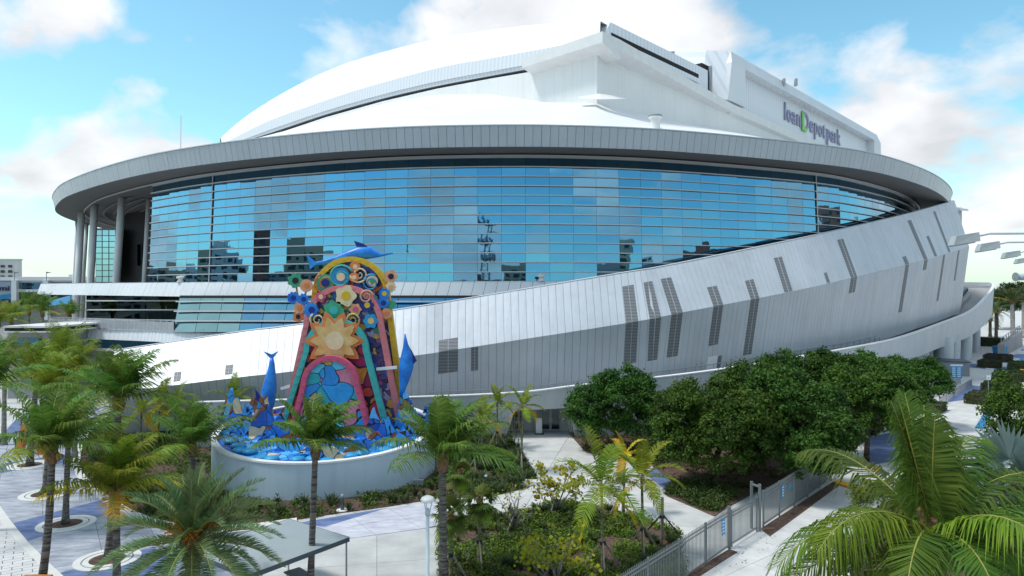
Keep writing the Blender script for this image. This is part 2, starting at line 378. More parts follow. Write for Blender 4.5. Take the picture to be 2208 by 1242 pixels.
SPEC.update({
 'concrete': mat_basic((0.57, 0.57, 0.555), 0.85, var=0.17, scale=0.6, detail=10, bump=0.15, bscale=30),
 'concrete_plaza': mat_basic((0.50, 0.51, 0.50), 0.85, var=0.22, scale=0.45, detail=10, bump=0.15, bscale=30),
 'concrete_grey': mat_basic((0.30, 0.30, 0.31), 0.85, var=0.15, scale=0.7, detail=8),
 'kerb': mat_basic((0.66, 0.66, 0.64), 0.8, var=0.08, scale=2, bump=0.1),
 'lavender': mat_basic((0.26, 0.29, 0.37), 0.8, var=0.3, scale=1.1, detail=12, stretch=(0.55, 1.6, 1), col2=(0.52, 0.55, 0.61)),
 'lavender_pale': mat_basic((0.44, 0.45, 0.55), 0.8, var=0.2, scale=1.3, detail=12, stretch=(0.6, 1.6, 1), col2=(0.66, 0.67, 0.72)),
 'blue_stain': mat_basic((0.07, 0.115, 0.28), 0.75, var=0.3, scale=1.2, detail=12, stretch=(0.6, 1.6, 1), col2=(0.18, 0.25, 0.44)),
 'paver': mat_basic((0.62, 0.62, 0.62), 0.85, var=0.14, scale=1.0, detail=6),
 'ground': mat_basic((0.22, 0.22, 0.21), 0.9, var=0.3, scale=0.05, detail=8),
 'asphalt': mat_basic((0.06, 0.06, 0.06), 0.9, var=0.2, scale=1),
 'mulch': mat_basic((0.075, 0.042, 0.030), 0.95, var=0.6, scale=6, bump=1.0, bscale=14, col2=(0.19, 0.12, 0.09)),
 'metal_white': mat_basic((0.76, 0.785, 0.81), 0.42, var=0.05, scale=0.15, spec=0.5, streak=0.06),
 'metal_wall': mat_basic((0.52, 0.56, 0.605), 0.45, metal=0.15, var=0.09, scale=0.2, spec=0.5, streak=0.07),
 'metal_fascia': mat_basic((0.50, 0.545, 0.59), 0.38, var=0.06, scale=0.2, spec=0.5, metal=0.1, streak=0.05),
 'membrane': mat_basic((0.80, 0.80, 0.795), 0.6, var=0.05, scale=0.12, spec=0.3, streak=0.07),
 'membrane_trim': mat_basic((0.74, 0.74, 0.735), 0.6, var=0.06, scale=0.6),
 'corrugated': mat_stripe((0.70, 0.73, 0.77), (0.62, 0.65, 0.69), 1.1, 'V', 0.45, 0.0, 0.62),
 'corrugated_u': mat_stripe((0.76, 0.79, 0.83), (0.66, 0.69, 0.74), 0.9, 'U', 0.45, 0.0, 0.70),
 'box_metal': mat_basic((0.68, 0.71, 0.74), 0.4, var=0.05, scale=0.2),
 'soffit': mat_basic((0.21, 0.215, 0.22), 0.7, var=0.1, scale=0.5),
 'soffit_light': mat_basic((0.35, 0.36, 0.37), 0.6, var=0.1),
 'black_gap': mat_basic((0.012, 0.013, 0.015), 0.8, var=0.1),
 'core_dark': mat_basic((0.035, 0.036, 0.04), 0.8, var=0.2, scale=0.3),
 'seam_dark': mat_basic((0.10, 0.11, 0.12), 0.7, var=0.1),
 'glass_a': mat_glass((0.135, 0.32, 0.46)),
 'glass_b': mat_glass((0.125, 0.305, 0.45)),
 'glass_c': mat_glass((0.15, 0.335, 0.46)),
 'glass_d': mat_glass((0.115, 0.295, 0.455)),
 'glass_low': mat_glass((0.12, 0.34, 0.48)),
 'glass_teal': mat_glass((0.22, 0.42, 0.46)),
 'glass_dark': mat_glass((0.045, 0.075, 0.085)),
 'mullion': mat_basic((0.66, 0.68, 0.70), 0.35, var=0.03),
 'mullion_dark': mat_basic((0.05, 0.06, 0.07), 0.5, var=0.1),
 'column': mat_basic((0.84, 0.85, 0.86), 0.55, var=0.06, scale=0.4, streak=0.08),
 'louvre': mat_stripe((0.19, 0.20, 0.215), (0.125, 0.135, 0.145), 3.2, 'Z', 0.55, 0.0, 0.5),
 'louvre_bar': mat_basic((0.42, 0.44, 0.46), 0.5, var=0.05),
 'parapet': mat_basic((0.56, 0.60, 0.635), 0.6, var=0.06, scale=0.3, streak=0.10),
 'parapet_cap': mat_basic((0.80, 0.80, 0.80), 0.6, var=0.04),
 'ramp_deck': mat_basic((0.36, 0.36, 0.355), 0.85, var=0.12, scale=0.5),
 'rail': mat_basic((0.30, 0.31, 0.33), 0.4, metal=0.6, var=0.1),
 'rail_mesh': mat_basic((0.45, 0.47, 0.49), 0.5, metal=0.2, var=0.1),
 'door_frame': mat_basic((0.42, 0.43, 0.44), 0.4, var=0.05),
 'door_glass': mat_glass((0.05, 0.06, 0.065)),
 'entry_wall': mat_basic((0.58, 0.59, 0.60), 0.6, var=0.06, scale=1),
 'base_wall': mat_basic((0.49, 0.61, 0.70), 0.7, var=0.06, scale=0.4, bump=0.08, bscale=6, streak=0.13),
 'white_paint': mat_basic((0.80, 0.81, 0.81), 0.5, var=0.04, scale=1),
 'waves': mat_swirl([(0.02, 0.16, 0.62), (0.03, 0.30, 0.75), (0.02, 0.10, 0.42), (0.10, 0.42, 0.80), (0.02, 0.20, 0.66), (0.55, 0.48, 0.32), (0.03, 0.26, 0.72), (0.28, 0.10, 0.04)], 1.0, 2.6),
 'wave_floor': mat_basic((0.01, 0.12, 0.48), 0.5, var=0.4, scale=1.0, stretch=(0.4, 2.5, 1), col2=(0.06, 0.32, 0.70), detail=8),
 'swirl_night': mat_swirl([(0.03, 0.06, 0.30), (0.02, 0.20, 0.55), (0.20, 0.02, 0.06), (0.02, 0.30, 0.34), (0.05, 0.10, 0.45), (0.60, 0.14, 0.03), (0.02, 0.03, 0.12), (0.30, 0.50, 0.66)], 1.9, 1.9),
 'swirl_garden': mat_swirl([(0.05, 0.05, 0.20), (0.04, 0.14, 0.45), (0.30, 0.10, 0.22), (0.03, 0.03, 0.10), (0.35, 0.30, 0.45), (0.05, 0.30, 0.26), (0.12, 0.06, 0.22), (0.60, 0.36, 0.06)], 1.8, 1.3),
 'dusk': mat_swirl([(0.42, 0.01, 0.06), (0.55, 0.05, 0.04), (0.62, 0.22, 0.03), (0.35, 0.01, 0.10), (0.50, 0.03, 0.05), (0.66, 0.34, 0.05)], 0.6, 2.6),
 'lagoon': mat_swirl([(0.02, 0.30, 0.66), (0.05, 0.42, 0.75), (0.02, 0.36, 0.40), (0.60, 0.42, 0.10), (0.02, 0.24, 0.60), (0.10, 0.50, 0.66), (0.60, 0.20, 0.28)], 0.75, 3.2),
 'a_yellow': mat_basic((0.72, 0.46, 0.03), 0.45, var=0.1, scale=2),
 'a_pink': mat_basic((0.72, 0.22, 0.24), 0.45, var=0.1, scale=2),
 'a_teal': mat_basic((0.06, 0.47, 0.44), 0.45, var=0.1, scale=2),
 'a_rose': mat_basic((0.62, 0.10, 0.19), 0.45, var=0.1, scale=2),
 'a_gold': mat_basic((0.72, 0.38, 0.10), 0.45, var=0.12, scale=1.5, col2=(0.80, 0.58, 0.28)),
 'a_cream': mat_basic((0.78, 0.62, 0.38), 0.45, var=0.12, scale=2),
 'a_orange': mat_basic((0.68, 0.22, 0.07), 0.45, var=0.15, scale=2),
 'a_salmon': mat_basic((0.72, 0.36, 0.20), 0.45, var=0.2, scale=3),
 'a_green': mat_basic((0.06, 0.36, 0.20), 0.45, var=0.2, scale=3),
 'a_cyan': mat_basic((0.03, 0.30, 0.58), 0.45, var=0.2, scale=3),
 'a_blue': mat_basic((0.01, 0.12, 0.66), 0.35, var=0.2, scale=0.9, col2=(0.03, 0.34, 0.88), detail=3),
 'a_navy': mat_basic((0.01, 0.03, 0.22), 0.45, var=0.2, scale=2),
 'a_dark': mat_basic((0.02, 0.015, 0.03), 0.6, var=0.2),
 'orange_steel': mat_basic((0.55, 0.20, 0.04), 0.5, var=0.15, scale=2),
 'shelter_roof': mat_basic((0.33, 0.38, 0.40), 0.55, var=0.06, scale=0.6),
 'shelter_edge': mat_basic((0.075, 0.10, 0.125), 0.5, var=0.1),
 'steel': mat_basic((0.36, 0.38, 0.40), 0.4, metal=0.4, var=0.08),
 'fence_metal': mat_basic((0.20, 0.23, 0.24), 0.45, metal=0.25, var=0.1),
 'pole_blue': mat_basic((0.46, 0.56, 0.60), 0.5, var=0.05),
 'lamp_grey': mat_basic((0.42, 0.45, 0.46), 0.5, var=0.08),
 'bollard_grey': mat_basic((0.10, 0.12, 0.13), 0.5, var=0.1),
 'table_grey': mat_basic((0.13, 0.14, 0.14), 0.5, var=0.15),
 'black': mat_basic((0.015, 0.015, 0.016), 0.5, var=0.1),
 'sign_blue': mat_basic((0.02, 0.30, 0.62), 0.4, var=0.05),
 'sign_letter': mat_basic((0.30, 0.30, 0.45), 0.5, var=0.05),
 'sign_green': mat_basic((0.22, 0.62, 0.12), 0.5, var=0.05),
 'yellow_paint': mat_basic((0.75, 0.38, 0.02), 0.6, var=0.12, scale=3),
 'blue_paint': mat_basic((0.02, 0.20, 0.40), 0.6, var=0.15, scale=3),
 'wood_stake': mat_basic((0.24, 0.21, 0.19), 0.85, var=0.3, scale=4),
 'beige_wall': mat_basic((0.52, 0.42, 0.31), 0.8, var=0.05, scale=0.1),
 'white_wall': mat_basic((0.66, 0.66, 0.64), 0.8, var=0.05, scale=0.1),
 'grey_wall': mat_basic((0.30, 0.30, 0.31), 0.8, var=0.08, scale=0.1),
 'brick_wall': mat_basic((0.28, 0.12, 0.09), 0.85, var=0.1, scale=0.1),
 'window_dark': mat_basic((0.03, 0.035, 0.045), 0.2, var=0.2, scale=0.2),
 'banner': mat_basic((0.36, 0.42, 0.50), 0.7, var=0.1, scale=0.2),
 'banner_blue': mat_basic((0.02, 0.26, 0.50), 0.6, var=0.15, scale=0.2),
 'navy_text': mat_basic((0.02, 0.03, 0.07), 0.6, var=0.1),
 'trunk_coco': mat_trunk((0.035, 0.032, 0.03), (0.20, 0.18, 0.165), 9),
 'trunk_grey': mat_trunk((0.16, 0.15, 0.13), (0.34, 0.32, 0.29), 6),
 'trunk_green': mat_trunk((0.10, 0.12, 0.06), (0.26, 0.24, 0.14), 6),
 'trunk_royal': mat_trunk((0.28, 0.27, 0.25), (0.44, 0.42, 0.39), 2),
 'bark': mat_trunk((0.03, 0.025, 0.02), (0.12, 0.10, 0.08), 2),
 'boot': mat_basic((0.13, 0.06, 0.03), 0.9, var=0.6, scale=7, col2=(0.34, 0.20, 0.11), bump=0.8, bscale=16),
 'rachis': mat_basic((0.30, 0.30, 0.06), 0.5, var=0.25, scale=2),
 'fruit_orange': mat_basic((0.62, 0.20, 0.01), 0.6, var=0.35, scale=8),
 'coconut': mat_basic((0.42, 0.24, 0.03), 0.5, var=0.3, scale=6),
 'leaf_coco': mat_leaf((0.040, 0.105, 0.018), (0.200, 0.325, 0.050), trans=.36),
 'leaf_coco_y': mat_leaf((0.080, 0.145, 0.014), (0.300, 0.370, 0.036), trans=.36),
 'leaf_coco_near': mat_leaf((0.045, 0.115, 0.020), (0.175, 0.270, 0.040), trans=.42),
 'leaf_lime': mat_leaf((0.10, 0.19, 0.015), (0.30, 0.36, 0.03)),
 'leaf_yellow': mat_leaf((0.42, 0.33, 0.02), (0.62, 0.46, 0.03)),
 'leaf_date': mat_leaf((0.060, 0.120, 0.045), (0.190, 0.270, 0.105), trans=0.2),
 'leaf_fan': mat_leaf((0.045, 0.085, 0.015), (0.150, 0.190, 0.035)),
 'leaf_silver': mat_leaf((0.13, 0.19, 0.17), (0.27, 0.34, 0.31), trans=0.12),
 'leaf_dark': mat_leaf((0.011, 0.043, 0.008), (0.080, 0.175, 0.022), trans=0.15, scale=0.5, hvar=.012),
 'leaf_dark_b': mat_leaf((0.015, 0.055, 0.008), (0.105, 0.205, 0.024), trans=0.18, scale=0.5, hvar=.012),
 'leaf_far': mat_leaf((0.030, 0.055, 0.022), (0.090, 0.120, 0.040), trans=0.1, scale=0.3),
 'leaf_hedge': mat_leaf((0.022, 0.048, 0.012), (0.085, 0.125, 0.028), trans=0.1, scale=1.0),
 'leaf_hedge_red': mat_leaf((0.030, 0.026, 0.018), (0.090, 0.075, 0.045), trans=0.1, scale=1.0),
 'leaf_grape': mat_leaf((0.16, 0.22, 0.02), (0.52, 0.46, 0.03), trans=0.35, hvar=0.008, vvar=.15),
 'leaf_ground': mat_leaf((0.026, 0.066, 0.012), (0.120, 0.195, 0.028), trans=0.15, scale=0.6),
 'leaf_ground_y': mat_leaf((0.055, 0.105, 0.012), (0.190, 0.260, 0.028), trans=0.15, scale=0.6),
 'leaf_grass': mat_leaf((0.030, 0.055, 0.020), (0.110, 0.135, 0.055), trans=0.15, scale=0.8),
 'leaf_bamboo': mat_leaf((0.08, 0.11, 0.03), (0.20, 0.22, 0.07), trans=0.2),
 'leaf_red': mat_leaf((0.16, 0.06, 0.03), (0.26, 0.11, 0.05), trans=0.1),
})

# ------------------------------------------------------------------ plan curves
def catmull(pts, n, closed=False):
    pts = np.array(pts, float); m = len(pts)
    out = []
    segs = m if closed else m - 1
    for i in range(segs):
        if closed: a, b, c, d = pts[(i - 1) % m], pts[i], pts[(i + 1) % m], pts[(i + 2) % m]
        else: a, b, c, d = pts[max(i - 1, 0)], pts[i], pts[i + 1], pts[min(i + 2, m - 1)]
        for k in range(n):
            t = k / n
            out.append(0.5 * ((2 * b) + (c - a) * t + (2 * a - 5 * b + 4 * c - d) * t * t + (3 * b - a - 3 * c + d) * t ** 3))
    if not closed: out.append(pts[-1])
    return np.array(out)
def arclen(C):
    return np.concatenate([[0], np.cumsum(np.linalg.norm(np.diff(C, axis=0), axis=1))])
def at_len(C, L, s):
    return np.stack([np.interp(s, L, C[:, i]) for i in range(C.shape[1])], axis=-1)
def smooth(C, k=9, it=3):
    for _ in range(it):
        Q = np.concatenate([C[-k:], C, C[:k]]); ker = np.ones(2 * k + 1) / (2 * k + 1)
        C = np.stack([np.convolve(Q[:, i], ker, 'valid') for i in range(2)], axis=1)
    return C
def pix(p): return 1104 + 1500 * p[0] / p[1]

ZT, ZB = 32.6, 30.3                    # canopy edge: top and bottom
edge_px = [(110, 432), (122, 408), (137, 395), (183, 375), (254, 352), (327, 334), (391, 322.5), (469, 310.5), (560, 299.5), (700, 285.5), (850, 276),
           (1000, 272), (1160, 271), (1298, 274.5), (1435, 281), (1607, 296), (1790, 316), (1872, 329.5), (1920, 341), (1980, 361), (2024, 382), (2050, 405), (2053, 425)]
edge = [((a - 1104) / 1500 * (ZT - H) * 1500 / (621 - b), (ZT - H) * 1500 / (621 - b)) for a, b in edge_px]
edge = [(-112, 215), (-112, 188), (-106, 166)] + edge + [(98, 160), (108, 188), (110, 215), (88, 248), (45, 268), (0, 274), (-45, 268), (-90, 248)]
CAN = smooth(catmull(edge, 24, True), 10, 2)
CL = arclen(np.vstack([CAN, CAN[:1]]))[:-1]
def normals(C):
    t = np.roll(C, -1, 0) - np.roll(C, 1, 0); t /= np.linalg.norm(t, axis=1)[:, None]
    n = np.stack([t[:, 1], -t[:, 0]], axis=1)          # candidate outward
    c = C.mean(0)
    if ((C - c) * n).sum() < 0: n = -n
    return n
CN = normals(CAN)
def offs(d): return CAN - CN * d                        # inward by d
# the stretch of the ring the photograph can see
i0 = next(i for i in range(len(CAN)) if CAN[i, 1] < 172 and CAN[i, 0] < 0)
i1 = max(i for i in range(len(CAN)) if CAN[i, 1] < 172 and CAN[i, 0] > 0)
VIS = np.arange(i0, i1 + 1)

st = thing('ballpark_stadium', 'huge white ballpark with curved glass front, grey canopy ring and domed roof', 'stadium', (0, 150, 0))
def strip(C, z0, z1, C2=None):
    """open vertical-ish sheet along plan curve C"""
    C2 = C if C2 is None else C2
    return [[(p[0], p[1], z0) for p in C], [(p[0], p[1], z1) for p in C2]]
closed = lambda A: np.vstack([A, A[:1]])

# --- canopy ring
canopy = MB().grid(strip(closed(offs(0.75)), ZB + 0.05, ZT - 0.1, closed(offs(0.22)))).build('canopy', 'seam_dark', st)
Lv = arclen(CAN[VIS]); nP = 296
ss = np.linspace(0, Lv[-1], nP + 1)
top = at_len(CAN[VIS], Lv, ss); bot = at_len(offs(0.5)[VIS], Lv, ss)
for k in range(nP):
    j = 0.012 * random.uniform(-1, 1)
    MB().panel([(*bot[k], ZB), (*bot[k + 1], ZB), (*top[k + 1], ZT), (*top[k], ZT)], 0.12, 0.02, j).build('fascia_panel', 'metal_fascia', canopy)
cp = MB()
cp.grid([[(p[0], p[1], ZT + 0.02) for p in closed(offs(-0.06))], [(p[0], p[1], ZT + 0.16) for p in closed(offs(-0.06))], [(p[0], p[1], ZT + 0.16) for p in closed(offs(1.6))], [(p[0], p[1], ZT - 0.2) for p in closed(offs(1.6))]])
cp.build('canopy_coping', 'metal_fascia', canopy)
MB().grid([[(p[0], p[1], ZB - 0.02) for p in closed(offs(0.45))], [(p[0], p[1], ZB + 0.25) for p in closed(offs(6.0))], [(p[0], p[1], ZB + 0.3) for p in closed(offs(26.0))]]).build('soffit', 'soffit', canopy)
MB().grid([[(p[0], p[1], ZB + 0.04) for p in closed(offs(5.5))], [(p[0], p[1], ZB - 0.14) for p in closed(offs(5.5))], [(p[0], p[1], ZB - 0.14) for p in closed(offs(5.75))], [(p[0], p[1], ZB + 0.04) for p in closed(offs(5.75))]]).build('soffit_trim', 'mullion', canopy)
# slots and arcs of light metal in the soffit over the open portal
for d in (9.0, 11.0, 13.0, 15.5):
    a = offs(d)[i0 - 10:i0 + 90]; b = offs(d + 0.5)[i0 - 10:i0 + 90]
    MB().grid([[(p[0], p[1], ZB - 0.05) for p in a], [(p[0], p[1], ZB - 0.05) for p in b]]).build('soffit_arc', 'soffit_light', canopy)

# --- curtain wall
GT, GB = offs(6.0), offs(5.35)
ZG0, ZG1, NR = 14.80, 30.1, 13
gi0 = next(i for i in VIS if pix(GT[i]) > 327)
gi1 = max(i for i in VIS if GT[i][1] < 135)
gv = np.arange(gi0, gi1 + 1)
gl = arclen(GT[gv]); nC = int(round(gl[-1] / 2.95)); gs = np.linspace(0, gl[-1], nC + 1)
gtop = at_len(GT[gv], gl, gs); gbot = at_len(GB[gv], gl, gs)
def gpt(c, r):
    f = r / NR
    p = gbot[c] * (1 - f) + gtop[c] * f
    return np.array([p[0], p[1], ZG0 + (ZG1 - ZG0) * f])
# the lower right of the glass stays behind the big sloping wall
wall_top_px = [(306, 748), (520, 716), (628, 702), (900, 661), (1000, 645), (1222, 608), (1444, 572), (1602, 541), (1820, 494), (1958, 460), (2035, 438), (2100, 420)]
def hid(p):
    q = 621 - (p[2] - H) * 1500 / p[1]
    return q > np.interp(pix(p), [a for a, _ in wall_top_px], [b for _, b in wall_top_px]) + 70
cw = MB().grid([[gpt(c, 0) + [0, 0.45, 0] for c in range(nC + 1)], [gpt(c, NR + 0.12) + [0, 0.45, 0] for c in range(nC + 1)]]).build('curtain_wall', 'black_gap', st)
panes = []
for c in range(nC):
    for r in range(NR):
        q = [gpt(c, r), gpt(c + 1, r), gpt(c + 1, r + 1), gpt(c, r + 1)]
        if hid(q[3]) and hid(q[2]): continue
        a = abs((pix(q[1]) - pix(q[0])) * (q[3][2] - q[0][2]) / q[0][1])
        panes.append((a, c, r, q))
panes.sort(key=lambda t: -t[0])
rest = MB()
gm = ['glass_a', 'glass_a', 'glass_b', 'glass_c', 'glass_b', 'glass_d', 'glass_a']
for i, (a, c, r, q) in enumerate(panes):
    n = np.cross(q[2] - q[0], q[3] - q[1]); n /= np.linalg.norm(n)
    jx, jy = random.gauss(0, 0.006), random.gauss(0, 0.0025)
    q = [q[0] + n * (-jx - jy), q[1] + n * (jx - jy), q[2] + n * (jx + jy), q[3] + n * (-jx + jy)]
    if i < 300: MB().panel(q, 0.05, 0.014).build('pane', gm[(c * 7 + r * 3 + (c * r) % 5) % 7], cw)
    else: rest.panel(q, 0.05, 0.014)
tag(rest.build('pane_field', 'glass_a', cw), kind='stuff')
for r in range(0, NR + 1):
    pts = [gpt(c, r) for c in range(nC + 1)]
    pts = [p for p in pts if not hid(p)]
    if len(pts) < 3: continue
    w = 0.34 if r % 2 == 0 else 0.22; h = 0.058
    rows = []
    for dz, of in ((-h, 0.0), (-h, -w), (h, -w), (h, 0.0)):
        row = []
        for p in pts:
            k = np.argmin(((GT[gv] - p[:2]) ** 2).sum(1)); n2 = CN[gv[k]]
            row.append((p[0] - n2[0] * of, p[1] - n2[1] * of, p[2] + dz))
        rows.append(row)
    MB().grid(rows).build('mullion', 'mullion', cw)
for px_ in (465, 1767):
    c = int(np.argmin([abs(pix(g) - px_) for g in gtop]))
    a, b = gpt(c, 0), gpt(c, NR)
    n2 = np.array([*CN[gv[np.argmin(((GT[gv] - a[:2]) ** 2).sum(1))]], 0])
    MB().bar(a + n2 * 0.1, b + n2 * 0.1, 0.12, 0.2).build('mullion', 'mullion', cw)

# --- dark building core behind everything
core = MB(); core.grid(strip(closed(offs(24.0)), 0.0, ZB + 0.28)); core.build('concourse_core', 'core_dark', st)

# --- portal at the left end: tall columns and the glass box behind them
for (ax, ay, bx, w, d, mt) in [(165.5, 465, 160, 7, 168, 'column'), (176, 461, 167.5, 13.5, 150, 'column'), (186, 487, 177.5, 10, 176, 'column'), (204, 444, 195, 14.5, 138, 'column'), (263, 427, 250.5, 15, 127, 'column'), (321, 432, 311, 10, 129, 'column')]:
    t_ = P(ax, ay, d); b_ = P(bx, 609, d); b0 = b_ + (b_ - t_) * (b_[2] / (t_[2] - b_[2]))
    r_ = w / 2 * d / 1500
    t_[2] = ZB + 0.2
    MB().tube([b0, b_, t_], r_, 20).build('portal_column', mt, st, True)
pb = thing_part = MB()
pbw = pb.hexa([P(206, 611, 158), P(250, 611, 150), P(250, 611, 160), P(206, 611, 168)], [P(206, 492, 158), P(250, 492, 150), P(250, 492, 160), P(206, 492, 168)]).build('portal_glass_box', 'mullion_dark', st)
for c in range(3):
    for r in range(9):
        x0, x1 = 207 + c * 14.4, 207 + (c + 1) * 14.4 - 2; y0, y1 = 608 - r * 12.6, 608 - (r + 1) * 12.6 + 1.6
        dd = lambda x: 158 - (x - 206) / 44 * 8 - 0.25
        q = [P(x0, y0, dd(x0)), P(x1, y0, dd(x1)), P(x1, y1, dd(x1)), P(x0, y1, dd(x0))]
        MB().panel(q, 0.05).build('portal_pane', 'glass_low' if (c + r) % 3 else 'glass_d', pbw)
MB().hexa([P(258, 611, 160), P(345, 611, 140), P(380, 611, 150), P(280, 611, 178)], [P(258, 415, 160), P(345, 415, 140), P(380, 415, 150), P(280, 415, 178)]).build('portal_wall', 'core_dark', st)
for (x0, x1, y0, y1) in [(296, 303, 527, 573)]:
    MB().panel([P(x0, y1, 148), P(x1, y1, 146.5), P(x1, y0, 146.5), P(x0, y0, 148)], 0.1).build('portal_window', 'glass_low', st)

# --- white ledge under the glass
led = catmull([((a - 1104) / 1500 * d, d) for a, d in [(88, 126), (200, 112.5), (330, 100.5), (470, 92), (700, 85.2), (880, 83.2), (1040, 82.8), (1300, 83.6)]], 12)
ll = arclen(led); nl = 78; ls = np.linspace(0, ll[-1], nl + 1); lp = at_len(led, ll, ls)
tl = np.gradient(lp, axis=0); tl /= np.linalg.norm(tl, axis=1)[:, None]; nrm = np.stack([tl[:, 1], -tl[:, 0]], 1)
if nrm[nl // 2][1] > 0: nrm = -nrm
ZL1, ZL0 = 14.82, 12.85
ledge = MB()
inn = lp - nrm * 9.0
ledge.grid([[(*p, ZL1 - 0.06) for p in lp - nrm * 0.05], [(*p, ZL1 - 0.06) for p in inn], [(*p, ZL0 + 0.05) for p in inn], [(*p, ZL0 + 0.05) for p in lp + nrm * 0.45], [(*p, ZL1 - 0.06) for p in lp - nrm * 0.05]])
a, b, c, d = (*lp[0], ZL1), (*(lp[0] + nrm[0] * 0.5), ZL0), (*inn[0], ZL0), (*inn[0], ZL1)
ledge.quad(a, b, c, d)
lo = ledge.build('ledge', 'seam_dark', st)
for k in range(nl):
    p0, p1 = lp[k], lp[k + 1]; q0, q1 = lp[k] + nrm[k] * 0.5, lp[k + 1] + nrm[k + 1] * 0.5
    sh = (lp[k + 1] - lp[k]) * 0.35
    MB().panel([(*(q0 - sh), ZL0), (*(q1 - sh), ZL0), (*p1, ZL1), (*p0, ZL1)], 0.1, 0.022, random.uniform(-.01, .01)).build('ledge_panel', 'metal_white', lo)
MB().grid([[(*p, ZL1 + 0.03) for p in lp + nrm * 0.06], [(*p, ZL1 + 0.03) for p in lp - nrm * 0.8]]).build('ledge_cap', 'mullion', lo)
for (x, d) in [(389, 95), (1167, 81.8)]:
    p = P(x, 608, d + 1.5); m = MB()
    m.lathe((p[0], p[1]), [(0.45, ZL1), (0.45, ZL1 + .18), (0.3, ZL1 + .2), (0.3, ZL1 + .5), (0.5, ZL1 + .52), (0.5, ZL1 + .75), (0.2, ZL1 + .85)], 14)
    m.build('roof_vent', 'white_paint', lo)

# --- glazing under the ledge: dark recessed bay, then the slanted blue bay
lg = MB()
bayA = [(186, 111.5), (250, 107.5), (315, 104.5), (384, 102)]
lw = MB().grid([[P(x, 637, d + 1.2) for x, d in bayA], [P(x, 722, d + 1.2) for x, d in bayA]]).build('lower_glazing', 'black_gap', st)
ys = [638, 648.5, 668, 690]
for k in range(3):
    (xa, da), (xb, db) = bayA[k], bayA[k + 1]
    for r in range(3):
        q = [P(xa + (1.2 if k else 1.2 * r), ys[r + 1], da), P(xb, ys[r + 1], db), P(xb, ys[r], db), P(xa + (0 if k else 1.2 * r), ys[r], da)]
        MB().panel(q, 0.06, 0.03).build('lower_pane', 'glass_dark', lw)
for y in ys[1:]:
    m = MB()
    for k in range(3):
        m.bar(P(bayA[k][0], y, bayA[k][1] - 0.25), P(bayA[k + 1][0], y, bayA[k + 1][1] - 0.25), 0.18)
    m.build('lower_mullion', 'mullion', lw)
bx = [388 + i * 47 for i in range(8)] + [760, 810, 860, 910, 960, 1010, 1060]
ysb = [643, 650, 671, 692, 716]
def dB(x): return float(np.interp(x, [370, 500, 700, 900, 1100], [91.5, 87.0, 83.0, 81.2, 80.6]))
MB().grid([[P(x, 637, dB(x) + 1.0) for x in bx], [P(x, 725, dB(x) - 1.0) for x in bx]]).build('slanted_glazing', 'black_gap', st)
for k in range(len(bx) - 1):
    for r in range(4):
        def pt(x, y):
            f = (y - 637) / 80
            return P(x - (15 * f if x < 800 else 15 * f * (1000 - x) / 200 if x < 1000 else 0), y, dB(x) + 0.55 - 2.2 * f)
        MB().panel([pt(bx[k], ysb[r + 1]), pt(bx[k + 1], ysb[r + 1]), pt(bx[k + 1], ysb[r]), pt(bx[k], ysb[r])], 0.05, 0.035).build('slanted_pane', 'glass_teal' if k < 3 else ['glass_low', 'glass_low', 'glass_a', 'glass_d'][(k * 3 + r) % 4], lw)
for y in ysb[1:4]:
    m = MB()
    for k in range(len(bx) - 1):
        f = (y - 637) / 80; o1 = 15 * f if bx[k] < 800 else 0; o2 = 15 * f if bx[k + 1] < 800 else 0
        m.bar(P(bx[k] - o1 - (6 if k == 0 else 0), y, dB(bx[k]) + 0.2 - 2.2 * f), P(bx[k + 1] - o2, y, dB(bx[k + 1]) + 0.2 - 2.2 * f), 0.16)
    m.build('lower_mullion', 'mullion', lw)

# --- podium left of the wall: terrace, railing, clad band and glass strip
pod = [(104, 101), (200, 96), (300, 92.5), (376, 89.5), (470, 87.0), (600, 83.5)]
pz1, pz0 = 8.35, 7.0
pc = MB(); front = [P(x, 700, d) for x, d in pod]
pc.grid([[(p[0], p[1], pz1 - .05) for p in front], [(p[0] + 2, p[1] + 14, pz1 - .05) for p in front]])
pc.grid([[(p[0], p[1] + 0.2, 0.0) for p in front], [(p[0], p[1] + 0.2, pz1 - .05) for p in front]])
pod_o = pc.build('podium', 'ramp_deck', st)
for k in range(len(front) - 1):
    n_ = 10
    for i in range(n_):
        a = front[k] + (front[k + 1] - front[k]) * i / n_; b = front[k] + (front[k + 1] - front[k]) * (i + 1) / n_
        q = [(a[0] - .12, a[1] - .3, pz0), (b[0] - .12, b[1] - .3, pz0), (b[0], b[1], pz1), (a[0], a[1], pz1)]
        MB().panel(q, 0.08, 0.02).build('podium_panel', 'metal_white', pod_o)
for k in range(4):
    a, b = front[k], front[k + 1]
    MB().panel([(a[0], a[1] - .1, 5.9), (b[0], b[1] - .1, 5.9), (b[0], b[1] - .1, 6.9), (a[0], a[1] - .1, 6.9)], 0.05, 0.05).build('strip_pane', 'glass_low', pod_o)
    MB().panel([(a[0], a[1] - .5, 5.45), (b[0], b[1] - .5, 5.45), (b[0], b[1] - .4, 5.8), (a[0], a[1] - .4, 5.8)], 0.3).build('strip_sill', 'metal_white', pod_o)
rl = [P(x, 700, d) for x, d in [(106, 100.6), (200, 95.7), (300, 92.2), (374, 89.3)]]
rc = catmull([p[:2] for p in rl], 8); rL = arclen(rc); rs = np.linspace(0, rL[-1], 22); rp = at_len(rc, rL, rs)
railo = MB().tube([(*p, pz1 + 1.45) for p in rp], 0.05, 6).build('terrace_railing', 'rail_mesh', st)
